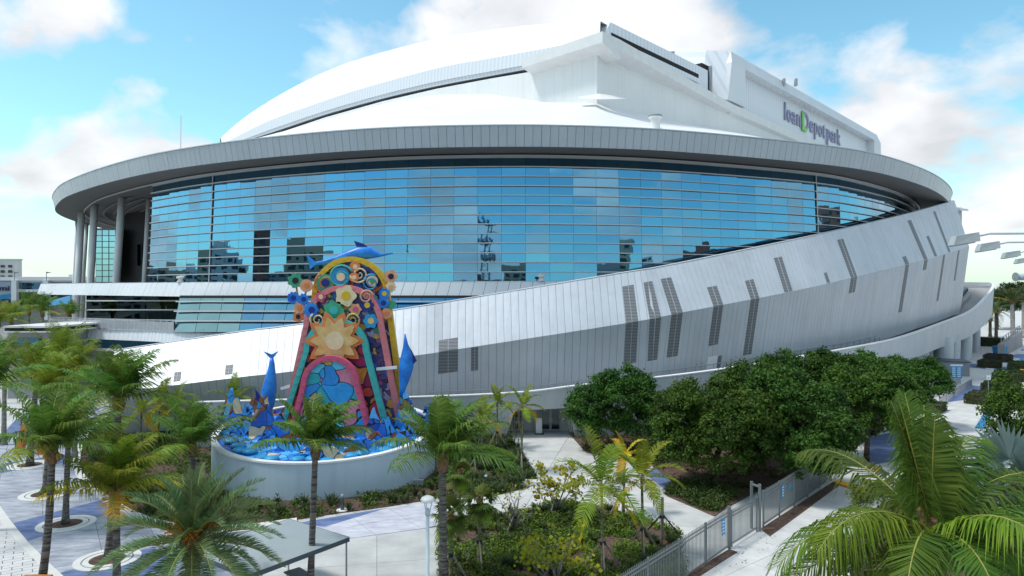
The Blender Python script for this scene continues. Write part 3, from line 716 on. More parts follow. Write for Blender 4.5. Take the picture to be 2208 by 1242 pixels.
for k in range(22):
    MB().bar((*rp[k], pz1 - .05), (*rp[k], pz1 + 1.45), 0.07).build('railing_post', 'mullion', railo)
    if k < 21: MB().panel([(*rp[k], pz1 + .12), (*rp[k + 1], pz1 + .12), (*rp[k + 1], pz1 + 1.3), (*rp[k], pz1 + 1.3)], 0.02, 0.06).build('railing_panel', 'rail_mesh', railo)

# --- the long sloping clad wall with its crease
cr_px = [230, 306, 520, 620, 900, 1000, 1349, 1475, 1700, 1834, 1997, 2074, 2090]
cr_py = [848, 839, 813, 802, 766, 751, 697, 673, 630, 600, 560, 537, 532]
cr_d = [64.5, 64.8, 65.6, 66.0, 67.0, 67.6, 68.8, 70.4, 79.0, 88.0, 109, 128, 134]
tp_px = [246, 320, 528, 628, 901, 1000, 1338, 1441, 1667, 1797, 1955, 2040, 2058]
tp_py = [756, 745, 714, 702, 661, 645, 589, 572, 526, 498, 461, 437, 432]
tp_d = [68.5, 68.8, 69.6, 70.0, 71.0, 71.6, 72.4, 74.2, 83.0, 91.0, 112, 131, 137]
bt_z = [1.6, 1.8, 2.2, 2.5, 3.4, 3.8, 4.2, 4.6, 6.0, 7.0, 9.0, 10.4, 10.6]
CRp = np.array([P(a, b, d) for a, b, d in zip(cr_px, cr_py, cr_d)]); TPp = np.array([P(a, b, d) for a, b, d in zip(tp_px, tp_py, tp_d)])
CR3, TP3 = catmull(CRp, 20), catmull(TPp, 20)
out2 = np.gradient(CR3[:, :2], axis=0); out2 /= np.linalg.norm(out2, axis=1)[:, None]; outn = np.stack([out2[:, 1], -out2[:, 0]], 1)
BZ = np.interp(np.linspace(0, 12, len(CR3)), range(13), bt_z)
BT3 = np.column_stack([CR3[:, 0] - outn[:, 0] * 1.5, CR3[:, 1] - outn[:, 1] * 1.5, BZ - 1.5])
WL = arclen(CR3); nW = 200
ws = np.concatenate([np.linspace(0, WL[-1], nW + 1)])
wt_, wc_, wb_ = at_len(TP3, WL, ws), at_len(CR3, WL, ws), at_len(BT3, WL, ws)
back = np.array([0, 0.35, 0])
sw = MB().grid([list(wt_ + [0, .35, -.05]), list(wc_ + back), list(wb_ + back)]).build('sloping_wall', 'seam_dark', st)
MB().grid([list(wt_ + [0, .36, -.06]), list(wt_ + [0, 2.2, -.06]), list(np.column_stack([wt_[:, 0], wt_[:, 1] + 2.2, np.zeros(nW + 1)]))]).build('wall_back', 'metal_fascia', sw)
for k in range(nW):
    j = random.uniform(-.006, .006)
    MB().panel([wc_[k], wc_[k + 1], wt_[k + 1], wt_[k]], 0.1, 0.013, j).build('wall_panel', 'metal_wall', sw)
    MB().panel([wb_[k], wb_[k + 1], wc_[k + 1] - [0, 0, .02], wc_[k] - [0, 0, .02]], 0.1, 0.013, j).build('lower_wall_panel', 'metal_wall', sw)
MB().grid([list(wt_ + [0, -.06, .02]), list(wt_ + [0, .9, .10])]).build('wall_coping', 'mullion', sw)
spx = np.array([pix(p) for p in wc_])
def wall_at(px, v):
    """v in 0..1: top to crease; 1..2: crease to foot"""
    s = np.interp(px, spx, ws)
    a, b, c = at_len(TP3, WL, s), at_len(CR3, WL, s), at_len(BT3, WL, s)
    return a + (b - a) * v if v <= 1 else b + (c - b) * (v - 1)
def v_of(px, y, lower):
    lo_, hi_ = (1.0, 2.0) if lower else (0.0, 1.0)
    for _ in range(30):
        mid = (lo_ + hi_) / 2; p = wall_at(px, mid)
        if 621 - (p[2] - H) * 1500 / p[1] < y: lo_ = mid
        else: hi_ = mid
    return (lo_ + hi_) / 2
LV = [(1350, 1376, 616, 783), (1401, 1425, 608, 777), (1448, 1472, 600, 769), (1539, 1559, 618, 744), (1619, 1637, 604, 765), (1692, 1709, 555, None), (1784, 1790, 588, None),
      (1835, 1848, 516, 631), (1953, 1960, 553, 673), (1993, 2000, 475, 582), (2016, 2021, 509, None), (2034, 2038, None, 649), (2046, 2050, 456, None), (2066, 2069, None, 605),
      (946, 987, 731, 803), (1016, 1031, None, 799), (485, 500, 787, None), (373, 388, 802, None)]
for (a, b, yt, yb) in LV:
    for lower, y in ((False, yt), (True, yb)):
        if y is None: continue
        mid = (a + b) / 2
        v0, v1 = (v_of(mid, y, False), 0.996) if not lower else (1.004, v_of(mid, y, True))
        if not lower and yb is None: v1 = 0.985 if a > 600 else v_of(mid, y + 20, False)
        q = [wall_at(a, v1), wall_at(b, v1), wall_at(b, v0), wall_at(a, v0)]
        lv = MB().panel(q, 0.1, 0, 0.03).build('louvre', 'louvre', sw)
        if b - a > 12:
            q = [wall_at(mid - .5, v1), wall_at(mid + .5, v1), wall_at(mid + .5, v0), wall_at(mid - .5, v0)]
            MB().panel(q, 0.05, 0, 0.06).build('louvre_mullion', 'louvre_bar', lv)
# door in the foot of the wall
q = [wall_at(1541, 1.62), wall_at(1561, 1.62), wall_at(1561, 1.40), wall_at(1541, 1.40)]
MB().panel([wall_at(1541, 2), wall_at(1571, 2), wall_at(1571, 1.63), wall_at(1541, 1.63)], 0.2, 0, 0.02).build('wall_door', 'metal_white', sw)
MB().panel([wall_at(1563, 2), wall_at(1571, 2), wall_at(1571, 1.635), wall_at(1563, 1.635)], 0.2, 0, 0.05).build('wall_door_leaf', 'louvre', sw)

# --- ramp with its curved parapet
pr_t = [(420, 868, 60.5), (640, 862, 61.5), (880, 857, 63.5), (1111, 847, 64.5), (1260, 830, 65.0), (1460, 809, 66.5), (1618, 787, 71), (1836, 750, 83), (1940, 728, 94), (2030, 697, 112), (2095, 670, 132), (2128, 639, 150), (2144, 613, 166)]
pr_h = [3.0, 3.0, 3.0, 1.7, 2.15, 2.6, 2.9, 3.3, 3.7, 4.1, 5.0, 6.2, 7.0]
PT = np.array([P(*q) for q in pr_t]); extra = np.array([[124, 184, 15.4], [122, 203, 15.6], [108, 214, 15.6]])
hh = pr_h + [7, 7, 7]
PT = np.vstack([PT, extra]); PT3 = catmull(PT, 10); ph = np.interp(np.linspace(0, len(PT) - 1, len(PT3)), range(len(PT)), hh)
g2 = np.gradient(PT3[:, :2], axis=0); g2 /= np.linalg.norm(g2, axis=1)[:, None]; pn = np.column_stack([g2[:, 1], -g2[:, 0], np.zeros(len(g2))])
PB3 = PT3.copy(); PB3[:, 2] = np.maximum(PT3[:, 2] - ph, 0.0); PB3 -= pn * 0.5
gnd = np.arange(len(PT3))[:34]                          # here the wall runs down to the ground
PBg = PB3.copy()
for i in range(len(PT3)):
    p_ = pix(PT3[i])
    if p_ < 1105 or (1235 < p_ < 1900): PBg[i, 2] = 0.0
ramp = MB()
ramp.grid([list(PT3), list(PBg)])
ramp.grid([list(PBg), list(PBg - pn * 0.45), list(PT3 - pn * 0.45), list(PT3)])
ro = ramp.build('ramp_parapet', 'parapet', st)
MB().grid([list(PT3 + pn * .06 + [0, 0, -.06]), list(PT3 + pn * .06 + [0, 0, .05]), list(PT3 - pn * .5 + [0, 0, .05])]).build('parapet_cap', 'parapet_cap', ro)
dk0 = PT3 - pn * 0.45 + [0, 0, -1.15]; dk1 = PT3 - pn * 5.2 + [0, 0, -1.15]
MB().grid([list(dk0[8:-20]), list(dk1[8:-20])]).build('ramp_deck', 'ramp_deck', ro)
# handrail along the wall foot
hr = PT3 - pn * 3.4 + [0, 0, -1.1]
hs = arclen(hr); n_h = 74; hq = at_len(hr, hs, np.linspace(hs[22], hs[112], n_h))
hro = MB().tube(hq + [0, 0, 1.05], 0.045, 6).build('ramp_handrail', 'rail', st)
for k in range(n_h): MB().bar(hq[k], hq[k] + [0, 0, 1.05], 0.06).build('handrail_post', 'rail', hro)
MB().tube(hq + [0, 0, 0.55], 0.03, 5).build('handrail_rod', 'rail', hro)
# piers carrying the ramp and the drum at its far end
for (px_, py_, w, d) in [(1985, 800, 50, 112), (2046, 797, 36, 116), (2065, 791, 29, 123), (2093, 777, 24, 134), (2113, 760, 18, 150)]:
    c = P(px_, 700, d); r_ = w / 2 * d / 1500
    zt = 5.2 if d < 130 else 6.6
    m = MB(); m.lathe((c[0], c[1] + 1.5), [(r_ * .98, 0), (r_ * 1.05, zt * .55), (r_ * 1.06, zt * .553), (r_ * 1.1, zt + 0.5)], 24)
    m.build('ramp_pier', 'parapet', ro, False)
soff = MB().grid([list(PB3[95:-12] + [0, 0, .15]), list(PB3[95:-12] - pn[95:-12] * 7 + [0, 0, .15])]).build('ramp_soffit', 'concrete_grey', ro)
# the room at the top of the ramp
rm = MB()
A_, B_ = P(2062, 640, 176), P(2142, 640, 182)
def rbox(x0, x1, y0, y1, d0, d1, name, mat, dd=8):
    return MB().hexa([P(x0, y1, d0), P(x1, y1, d1), P(x1, y1, d1) + [0, dd, 0], P(x0, y1, d0) + [0, dd, 0]], [P(x0, y0, d0), P(x1, y0, d1), P(x1, y0, d1) + [0, dd, 0], P(x0, y0, d0) + [0, dd, 0]]).build(name, mat, ro)
rbox(2050, 2138, 617, 637, 170, 174, 'ramp_house_band', 'parapet')
rbox(2050, 2136, 637, 672, 172.5, 176, 'ramp_house_opening', 'core_dark', 4)
rbox(2092, 2099, 637, 672, 171, 171.2, 'ramp_house_pier', 'parapet', 1)
rbox(2066, 2091, 638.5, 643.5, 171.2, 171.8, 'ramp_house_sign', 'white_paint', .3)
rbox(2064, 2069, 638.5, 643.5, 171.0, 171.1, 'ramp_house_sign_end', 'sign_blue', .3)
MB().grid([[(70, 178, 16.0), (100, 176, 15.4), (118, 178, 15.2)], [(72, 196, 17.0), (98, 198, 16.6), (119, 196, 15.6)], [(78, 214, 16.6), (96, 216, 16.2), (108, 214, 15.6)]]).build('ramp_house_roof', 'concrete', ro)

# --- white pier block at the right end of the wall
MB().hexa([P(2046, 640, 141), P(2076, 640, 141), P(2076, 640, 150), P(2046, 640, 150)], [P(2046, 447, 141), P(2074, 447, 141), P(2074, 447, 150), P(2046, 447, 150)]).build('end_pier', 'metal_white', st)
MB().hexa([P(2040, 452, 138), P(2088, 455, 138), P(2088, 455, 152), P(2040, 452, 152)], [P(2040, 444, 138), P(2088, 451, 138), P(2088, 451, 152), P(2040, 444, 152)]).build('end_pier_cap', 'metal_white', st)
MB().tube([P(2061, 482, 140.5), P(2062, 454, 140.5)], 0.12, 8).build('end_pier_pipe', 'rail', st)

# --- roof
O = np.array([13.0, 105.0]); U = np.array([.673, .740]); V = np.array([-.740, .673])
def RP(t, z, o=0.0, s=0.0):
    """t along the sign front (U), s along the arched side (V)"""
    q = O + U * t + V * s; return np.array([q[0], q[1], z])
def s_from_px(px, o):
    k = (px - 1104) / 1500; b = O + U * o
    return (b[0] - k * b[1]) / (k * V[1] - V[0])
def side(px, py, o=0.0):
    s = s_from_px(px, o); q = O + U * o + V * s
    return np.array([q[0], q[1], H + (621 - py) / 1500 * q[1]])
# lower white membrane between canopy and roof track
slit = [(545, 300), (588, 288), (701, 250), (826, 215), (943, 188), (1060, 166), (1175, 146.5)]
foot_dy = [8, 8, 8, 9, 16, 38, 74]
wb = [side(x, y + f, -0.3) for (x, y), f in zip(slit, foot_dy)] + [RP(-0.3, 41.8)]
wall_foot = [np.array([-100, 205, 42.0])] + wb + [RP(25, 43.5), RP(60, 46.5), RP(100, 48.8), RP(140, 49.2), RP(165, 49)]
ringI = offs(1.5)
mi0 = i0 - 30
mi = np.linspace(mi0, i1 + 6, 90).astype(int)
outer = [np.array([ringI[i % len(CAN)][0], ringI[i % len(CAN)][1], ZT - 0.15]) for i in mi]
WF = np.array(wall_foot); wl = arclen(WF)
kcorner = min(range(90), key=lambda k: abs(pix(outer[k]) - 1268))
sc_ = wl[8]
par = np.concatenate([np.linspace(0, sc_, kcorner + 1), np.linspace(sc_, wl[-1], 90 - kcorner)[1:]])
inner = at_len(WF, wl, par)
rows = []
for f in np.linspace(0, 1, 9):
    row = []
    for a, b in zip(outer, inner):
        p = a + (b - a) * f; p = p.copy(); p[2] = a[2] + (b[2] - a[2]) * f ** 1.06
        row.append(p)
    rows.append(row)
roof = MB().grid(rows).build('roof_membrane', 'membrane', st, True)
# vertical track walls
MB().grid([[side(x, y + f + 3, -.3) for (x, y), f in zip(slit, foot_dy)] + [RP(-.3, 41.0)], [side(x, y + 3, -.3) for x, y in slit] + [RP(-.3, 50.2)]]).build('track_wall', 'membrane', roof)
MB().grid([[RP(-.3, 41.0), RP(25, 42.5), RP(60, 45.5), RP(100, 48.0), RP(150, 48.5)], [RP(-.3, 50.2), RP(25, 50.2), RP(60, 50.2), RP(100, 50.2), RP(150, 50.2)]]).build('track_wall', 'membrane', roof)
# parapet beams meeting at the corner
m = MB()
m.hexa([RP(-2.6, 49.8, s=-2.6), RP(-2.6, 49.4, s=13), RP(2, 48.2, s=13), RP(2, 48.4, s=-2.6)], [RP(-2.6, 51.4, s=-2.6), RP(-2.6, 50.9, s=13), RP(2, 50.9, s=13), RP(2, 51.4, s=-2.6)])
m.build('corner_beam', 'membrane_trim', roof)
m = MB()
for (ta, tb, sa_, sb_, za, zb) in [(2.003, 44, -2.6, -.9, 51.4, 50.3), (44, 165, -.9, -.6, 50.3, 49.6)]:
    m.hexa([RP(ta, za - 1.6, s=sa_), RP(tb, zb - 1.6, s=sb_), RP(tb, zb - 2.2, s=2), RP(ta, za - 2.8, s=2)], [RP(ta, za, s=sa_), RP(tb, zb, s=sb_), RP(tb, zb, s=2), RP(ta, za, s=2)])
m.build('corner_beam', 'membrane_trim', roof)
c = RP(-1.2, 41.6, s=-1.0)
MB().add([c + [-3.0, -1, .3], c + [0, -2.4, -.2], c + [4.0, -1, .3], c + [4.2, .5, .9], c + [0, 0, 1.3], c + [-3.2, .5, .9]], [(0, 1, 2, 3, 4, 5)]).build('scupper', 'membrane_trim', roof)
p = P(1413, 251, 96); MB().lathe((p[0], p[1]), [(.7, p[2] - 4), (.65, p[2] - .3), (.95, p[2] - .25), (.95, p[2])], 18).build('roof_hatch', 'membrane_trim', roof)
MB().lathe((p[0], p[1]), [(.97, p[2] - .1), (.97, p[2] + .12), (.7, p[2] + .13)], 18).build('hatch_rim', 'rail', roof)
# dark slit and grey band of the moving roof, then its dome
bandT = [(478, 309), (491, 304.6), (577, 262), (678, 225), (779, 191.6), (943, 147), (1060, 125.4), (1177, 104), (1293.5, 80.6)]
slit2 = [(478, 312), (520, 306), (590, 284), (701, 247), (826, 212), (943, 185), (1060, 163), (1175, 142), (1291, 121)]
bt3 = catmull([side(x, y) for x, y in bandT], 6); sl3 = catmull([side(x, y) for x, y in slit2], 6)
dome = MB().grid([list(sl3 + [0, 1.4, -1.6]), list(sl3 + [0, 1.4, .4])]).build('sliding_roof', 'black_gap', st)
b3 = sl3 * .78 + bt3 * .22
MB().grid([list(sl3), list(b3), list(b3 + [-.15, -.2, .02]), list(bt3)]).grid([list(sl3), list(sl3 + [0, 1.6, 0])]).build('roof_band', 'corrugated', dome)
crest = [(474, 309, 25), (553, 248, 25), (647, 190.5, 25), (740, 147, 25), (838, 116.5, 24), (943, 90, 20), (1058, 68, 13), (1161, 54, 7), (1295, 45.5, 1.5)]
cr3 = catmull([side(x, y, o) for x, y, o in crest], 6)
n_ = len(bt3); rows = []
for f in np.linspace(0, 1, 10):
    q = bt3 * (1 - f) + cr3 * f; q = q.copy(); q[:, 2] = bt3[:, 2] + (cr3[:, 2] - bt3[:, 2]) * (1 - (1 - f) ** 1.5); rows.append(list(q))
bk = np.array([U[0], U[1], 0])
rows.append(list(cr3 + bk * 12 + [0, 0, -.6])); rows.append(list(cr3 + bk * 30 + [0, 0, -4])); rows.append(list(cr3 + bk * 60 + [0, 0, -22]))
dsh = MB().grid(rows).build('dome_shell', 'membrane', dome, True)
for i in range(3, n_ - 1, 6):
    MB().tube([np.array(r_[i]) + [0, -.02, .03] for r_ in rows[:12]], .04, 5).build('roof_seam', 'membrane_trim', dsh)
# right flank of the sliding roof: louvred slot
fl = MB()
e0, e1 = 2.5, 36.0
fl.hexa([RP(0.4, 50.9, s=.2), RP(e1, 50.9, s=.2), RP(e1, 50.9, s=9), RP(.4, 50.9, s=9)], [RP(3.6, 55.2, s=.2), RP(e1, 55.2, s=.2), RP(e1, 56.2, s=9), RP(3.6, 56.2, s=9)])
flo = fl.build('roof_flank', 'corrugated_u', dome)
MB().panel([RP(3.9, 52.2, s=.15), RP(32.2, 52.2, s=.15), RP(32.2, 53.6, s=.15), RP(3.7, 53.6, s=.15)], 0.02, 0, 0.04).build('flank_slot', 'black_gap', flo)
MB().panel([RP(4.1, 51.9, s=.0), RP(32.0, 51.9, s=.0), RP(32.0, 52.75, s=.0), RP(4.0, 52.75, s=.0)], 0.05, 0, 0.03).build('flank_louvre', 'corrugated_u', flo)
MB().hexa([RP(e1 + .2, 51, s=1.5), RP(40.5, 51, s=1.5), RP(40.5, 51, s=9), RP(e1 + .2, 51, s=9)], [RP(e1 + .2, 57, s=1.5), RP(40.5, 57, s=1.5), RP(40.5, 57, s=9), RP(e1 + .2, 57, s=9)]).build('roof_gap', 'black_gap', dome)
MB().tube([RP(38.6, 50.5, s=1.0), RP(38.6, 56.8, s=1.0)], .35, 8).build('gap_pipe', 'steel', dome)
# sign box of the second roof leaf
sb = MB()
T0, T1 = 46.0, 152.0
topz, botz = 61.8, 51.3
fr = lambda t, z, s: RP(t, z, s=s)
# frame: header, left jamb, right jamb around the recess
sb.hexa([fr(T0, 59.2, 0), fr(T1, 59.2, 0), fr(T1, 59.2, 3.4), fr(T0, 59.2, 3.4)], [fr(T0 + 1.2, topz, 0.8), fr(T1 - 1.5, topz, .8), fr(T1 - 1.5, topz, 3.4), fr(T0 + 1.2, topz, 3.4)])
sb.hexa([fr(T0 - 1.8, botz, 0), fr(52.4, botz, 0), fr(52.4, botz, 3.4), fr(T0 - 1.8, botz, 3.4)], [fr(T0, 59.197, 0), fr(52.4, 59.197, 0), fr(52.4, 59.197, 3.4), fr(T0, 59.197, 3.4)])
sb.hexa([fr(145, botz - 2, 0), fr(T1 + 0.5, botz - 2, 0), fr(T1 + .5, botz - 2, 3.4), fr(145, botz - 2, 3.4)], [fr(145, 59.197, 0), fr(T1, 59.197, 0), fr(T1, 59.197, 3.4), fr(145, 59.197, 3.4)])
sbo = sb.build('sign_box', 'box_metal', st)
MB().hexa([fr(52.4, botz - 2, 2.2), fr(145, botz - 2, 2.2), fr(145, botz - 2, 3.2), fr(52.4, botz - 2, 3.2)], [fr(52.4, 59.19, 2.2), fr(145, 59.19, 2.2), fr(145, 59.19, 3.2), fr(52.4, 59.19, 3.2)]).build('sign_wall', 'corrugated_u', sbo)
MB().hexa([fr(T0 - 4, botz, 5), fr(T1, botz, 5), fr(T1, botz, 34), fr(T0 - 4, botz, 34)], [fr(T0 - 1, topz + .4, 5), fr(T1 - 2, topz + .4, 5), fr(T1 - 2, topz + 2, 34), fr(T0 - 1, topz + 2, 34)]).build('sign_box_body', 'box_metal', sbo)
MB().grid([[fr(T0 - 1.85, botz, 0), fr(T0 - 4.3, botz, 4.9), fr(T0 - 4.3, botz, 12)], [fr(T0 + 1.15, topz, .8), fr(T0 - 1.3, topz + .5, 4.9), fr(T0 - 1.3, 63.9, 12)]]).build('sign_box_cheek', 'corrugated_u', sbo)
MB().grid([[fr(T0 + 1.2, topz, .8), fr(T1 - 1.5, topz, .8)], [fr(T0 - 1, 63.9, 12), fr(T1 - 1.5, 63.9, 12)], [fr(T0 - 2, 66, 30), fr(T1 - 1.5, 66, 30)]]).build('sign_box_roof', 'membrane', sbo)
for k in range(26):
    t = 55 + k * 3.5
    MB().box(*(np.minimum(fr(t, 59.0, 1.2), fr(t + .25, 59.18, 1.2))), *(np.maximum(fr(t, 59.0, 1.2), fr(t + .25, 59.18, 1.2)) + [.05, .3, 0])).build('recess_light', 'white_paint', sbo)
for (px_, py_, h_) in [(1690, 174, 5), (1716, 188, 5)]:
    t = 13; p = P(px_, py_, 160); p[2] = 60.5; MB().bar(p, p + [0, 0, 1.6], .5, .9).build('roof_unit', 'steel', sbo)
MB().tube([P(389.5, 322, 140), P(390.5, 249, 140)], .13, 6).build('roof_mast', 'mullion', st)

# lettering
def letters(txt, t0, t1, z0, zh, mat, name, parent, ax_o, ax_u, out, bold=0.012):
    """raised lettering: t0..t1 along ax_u, z0 baseline, zh height of one em"""
    cu = bpy.data.curves.new(name, 'FONT'); cu.body = txt; cu.size = 1.0; cu.extrude = 0.06; cu.offset = bold
    ob = bpy.data.objects.new(name + '_tmp', cu); COL.objects.link(ob)
    dg = bpy.context.evaluated_depsgraph_get(); me = bpy.data.meshes.new_from_object(ob.evaluated_get(dg))
    bpy.data.objects.remove(ob)
    co = np.empty(len(me.vertices) * 3, dtype=np.float32); me.vertices.foreach_get('co', co); co = co.reshape(-1, 3)
    x0, x1 = co[:, 0].min(), co[:, 0].max()
    t = t0 + (co[:, 0] - x0) / (x1 - x0) * (t1 - t0)
    W = ax_o[None, :] + t[:, None] * ax_u[None, :] + (z0 + co[:, 1] * zh)[:, None] * np.array([0, 0, 1.0]) + (co[:, 2] * 2.0)[:, None] * out[None, :]
    W -= origin(parent)
    me.vertices.foreach_set('co', W.astype(np.float32).ravel()); me.update()
    me.materials.clear()
    return link(name, me, mat, parent)
o3 = np.array([*(O + V * 2.0), 0.0]); u3 = np.array([*U, 0.0]); outv = np.array([*(-V), 0.0])
o3 = o3 + u3 * 4.5
zh = 5.9
letters('l', 74.2, 75.0, 53.9, zh, 'sign_letter', 'letter', sbo, o3, u3, outv)
for ch, a, b in [('o', 75.8, 78.4), ('a', 79.0, 81.4), ('n', 82.2, 84.7)]: letters(ch, a, b, 53.9, zh, 'sign_letter', 'letter', sbo, o3, u3, outv)
letters('D', 85.6, 90.3, 53.7, zh * 1.05, 'sign_letter', 'letter', sbo, o3, u3, outv)
MB().panel([o3 + u3 * 85.2 + [0, 0, 53.2] + outv * .25, o3 + u3 * 86.5 + [0, 0, 53.2] + outv * .25, o3 + u3 * 86.5 + [0, 0, 57.3] + outv * .25, o3 + u3 * 85.2 + [0, 0, 57.8] + outv * .25], .2).build('letter_accent', 'sign_green', sbo)
MB().panel([o3 + u3 * 86.4 + [0, 0, 53.2] + outv * .25, o3 + u3 * 88.4 + [0, 0, 53.2] + outv * .25, o3 + u3 * 87.9 + [0, 0, 54.1] + outv * .25, o3 + u3 * 86.4 + [0, 0, 54.1] + outv * .25], .2).build('letter_accent', 'sign_green', sbo)
for ch, a, b in [('e', 91.0, 93.6), ('p', 94.4, 97.0), ('o', 97.6, 100.3), ('t', 100.8, 102.4)]: letters(ch, a, b, 53.9, zh, 'sign_letter', 'letter', sbo, o3, u3, outv)
MB().panel([o3 + u3 * 103.0 + [0, 0, 52.5] + outv * .12, o3 + u3 * 103.3 + [0, 0, 52.5] + outv * .12, o3 + u3 * 103.3 + [0, 0, 56.6] + outv * .12, o3 + u3 * 103.0 + [0, 0, 56.6] + outv * .12], .1).build('letter_bar', 'sign_letter', sbo)
for ch, a, b in [('p', 104.0, 106.6), ('a', 107.2, 109.6), ('r', 110.3, 111.9), ('k', 112.4, 115.0)]: letters(ch, a, b, 53.9, zh, 'sign_letter', 'letter', sbo, o3, u3, outv)

# --- entrance under the ramp
eY = 67.2
ent = MB().hexa([P(1095, 940, eY + 1.0) * [1, 1, 0], P(1235, 940, eY + 1.0) * [1, 1, 0], P(1235, 940, eY + 1.4) * [1, 1, 0], P(1095, 940, eY + 1.4) * [1, 1, 0]], [P(1095, 940, eY + 1.0) * [1, 1, 0] + [0, 0, 2.9], P(1235, 940, eY + 1.0) * [1, 1, 0] + [0, 0, 2.9], P(1235, 940, eY + 1.4) * [1, 1, 0] + [0, 0, 2.9], P(1095, 940, eY + 1.4) * [1, 1, 0] + [0, 0, 2.9]]).build('entry_wall', 'entry_wall', st)
def door(x0, x1):
    a = (x0 - 1104) / 1500 * (eY + .9); b = (x1 - 1104) / 1500 * (eY + .9); y = eY + .92
    dr = MB(); 
    for q0, q1 in ((a, (a + b) / 2), ((a + b) / 2, b)):
        for s in (q0 + .05, q1 - .05): dr.box(s - .05, y - .08, 0.02, s + .05, y, 2.25)
        dr.box(q0 + .1, y - .08, 2.13, q1 - .1, y - .003, 2.25); dr.box(q0 + .1, y - .08, .02, q1 - .1, y - .003, .2)
    o = dr.build('double_door', 'door_frame', st)
    for q0, q1 in ((a, (a + b) / 2), ((a + b) / 2, b)):
        MB().box(q0 + .1, y - .05, .2, q1 - .1, y - .03, 2.13).build('door_pane', 'door_glass', o)
    for s in (-.12, .12): MB().box((a + b) / 2 + s - .02, y - .16, .9, (a + b) / 2 + s + .02, y - .11, 1.35).build('door_pull', 'mullion', o)
door(1166, 1208); door(1108, 1130)
# slanted white fin right of the doors
MB().hexa([G(1228, 934) + [0, 0, 0], G(1246, 934), G(1246, 934) + [0, .6, 0], G(1228, 934) + [0, .6, 0]], [P(1219, 882, 66.6), P(1232, 880, 66.6), P(1232, 880, 67.3), P(1219, 882, 67.3)]).build('entry_fin', 'parapet', st)

# ------------------------------------------------------------------ ground and paving
gm_ = MB(); gm_.quad((-3500, -3500, -0.05), (3500, -3500, -0.05), (3500, 5500, -0.05), (-3500, 5500, -0.05))
tag(gm_.build('ground', 'ground'), kind='structure')
def sheet(name, pts, z, mat, label=None):
    m = MB(); n = len(pts)
    m.add([(p[0], p[1], z) for p in pts], [tuple(range(n))])
    o = m.build(name, mat)
    # keep the sheet facing upwards
    if o.data.polygons[0].normal.z < 0: o.data.flip_normals()
    return tag(o, kind='structure')
def clip_half(poly, a, b):
    """part of polygon left of the line a->b"""
    out = []; n = len(poly)
    f = lambda p: (b[0] - a[0]) * (p[1] - a[1]) - (b[1] - a[1]) * (p[0] - a[0])
    for i in range(n):
        p, q = poly[i], poly[(i + 1) % n]; fp, fq = f(p), f(q)
        if fp >= 0: out.append(p)
        if (fp >= 0) != (fq >= 0):
            t = fp / (fp - fq); out.append((p[0] + (q[0] - p[0]) * t, p[1] + (q[1] - p[1]) * t))
    return out
def area(p): return 0.5 * sum(p[i][0] * p[(i + 1) % len(p)][1] - p[(i + 1) % len(p)][0] * p[i][1] for i in range(len(p)))
def slabs(base, poly, cx_, cy_, ang, z0, z1, mat, name='slab', gap=0.025, most=300, off=(0, 0), brick=False):
    """cuts a paved area into slabs with real open joints, each a child of the sheet below"""
    poly = [(float(p[0]), float(p[1])) for p in poly]
    if area(poly) < 0: poly = poly[::-1]
    ca, sa = math.cos(ang), math.sin(ang)
    rot = lambda p: (p[0] * ca + p[1] * sa, -p[0] * sa + p[1] * ca)
    inv = lambda p: (p[0] * ca - p[1] * sa, p[0] * sa + p[1] * ca)
    q = [rot(p) for p in poly]
    xs, ys_ = [p[0] for p in q], [p[1] for p in q]
    k = 0; out = []
    j = math.floor((min(ys_) - off[1]) / cy_)
    while j * cy_ + off[1] < max(ys_):
        sh = (cx_ / 2 if brick and j % 2 else 0) + off[0]
        i = math.floor((min(xs) - sh) / cx_)
        while i * cx_ + sh < max(xs):
            x0, x1 = i * cx_ + sh + gap / 2, (i + 1) * cx_ + sh - gap / 2
            y0, y1 = j * cy_ + off[1] + gap / 2, (j + 1) * cy_ + off[1] - gap / 2
            c = q
            for a, b in (((x0, y0), (x1, y0)), ((x1, y0), (x1, y1)), ((x1, y1), (x0, y1)), ((x0, y1), (x0, y0))):
                if c: c = clip_half(c, a, b)
            if len(c) >= 3 and area(c) > 0.12 * cx_ * cy_ * (0.3 if not brick else 1):
                out.append([inv(p) for p in c])
            i += 1
        j += 1
    out.sort(key=lambda c: sum(p[1] for p in c) / len(c))
    for c in out[:most]:
        m = mat if isinstance(mat, str) else mat(sum(p[0] for p in c) / len(c), sum(p[1] for p in c) / len(c))
        MB().prism(c, z0, z1).build(name, m, base)
    if out[most:]:
        r_ = MB()
        for c in out[most:]: r_.prism(c, z0, z1)
        tag(r_.build(name + '_field', mat if isinstance(mat, str) else mat(0, 0), base), kind='stuff')
def GP(L): return [G(*p) for p in L]

plaza = sheet('plaza', [(-110, 20), (75, 20), (75, 82), (-110, 110)], 0.0, 'concrete_plaza')
walk_outer = [(-60, 1010), (0, 1092), (28, 1131), (60, 1170), (107, 1216), (135, 1242), (190, 1300)]
kerb_o = [(240, 892), (213, 905), (189, 928), (170, 952), (160, 975), (157, 1005), (163, 1026), (178, 1046), (213, 1077), (256, 1107), (320, 1136), (390, 1152), (470, 1156), (560, 1146), (640, 1130)]
kerb_i = [(246, 896), (222, 908), (199, 932), (181, 957), (174, 980), (173, 1005), (180, 1024), (199, 1046), (238, 1076), (283, 1103), (330, 1122), (395, 1136), (470, 1139), (560, 1132), (640, 1121)]
far_l = [(235, 870), (130, 850), (70, 878), (34, 905), (0, 939), (-40, 975)]
walk = walk_outer + [(560, 1300), (560, 1215), (640, 1182), (750, 1162), (945, 1136), (945, 1082), (830, 1098), (740, 1112), (640, 1130)] + kerb_o[::-1] + far_l
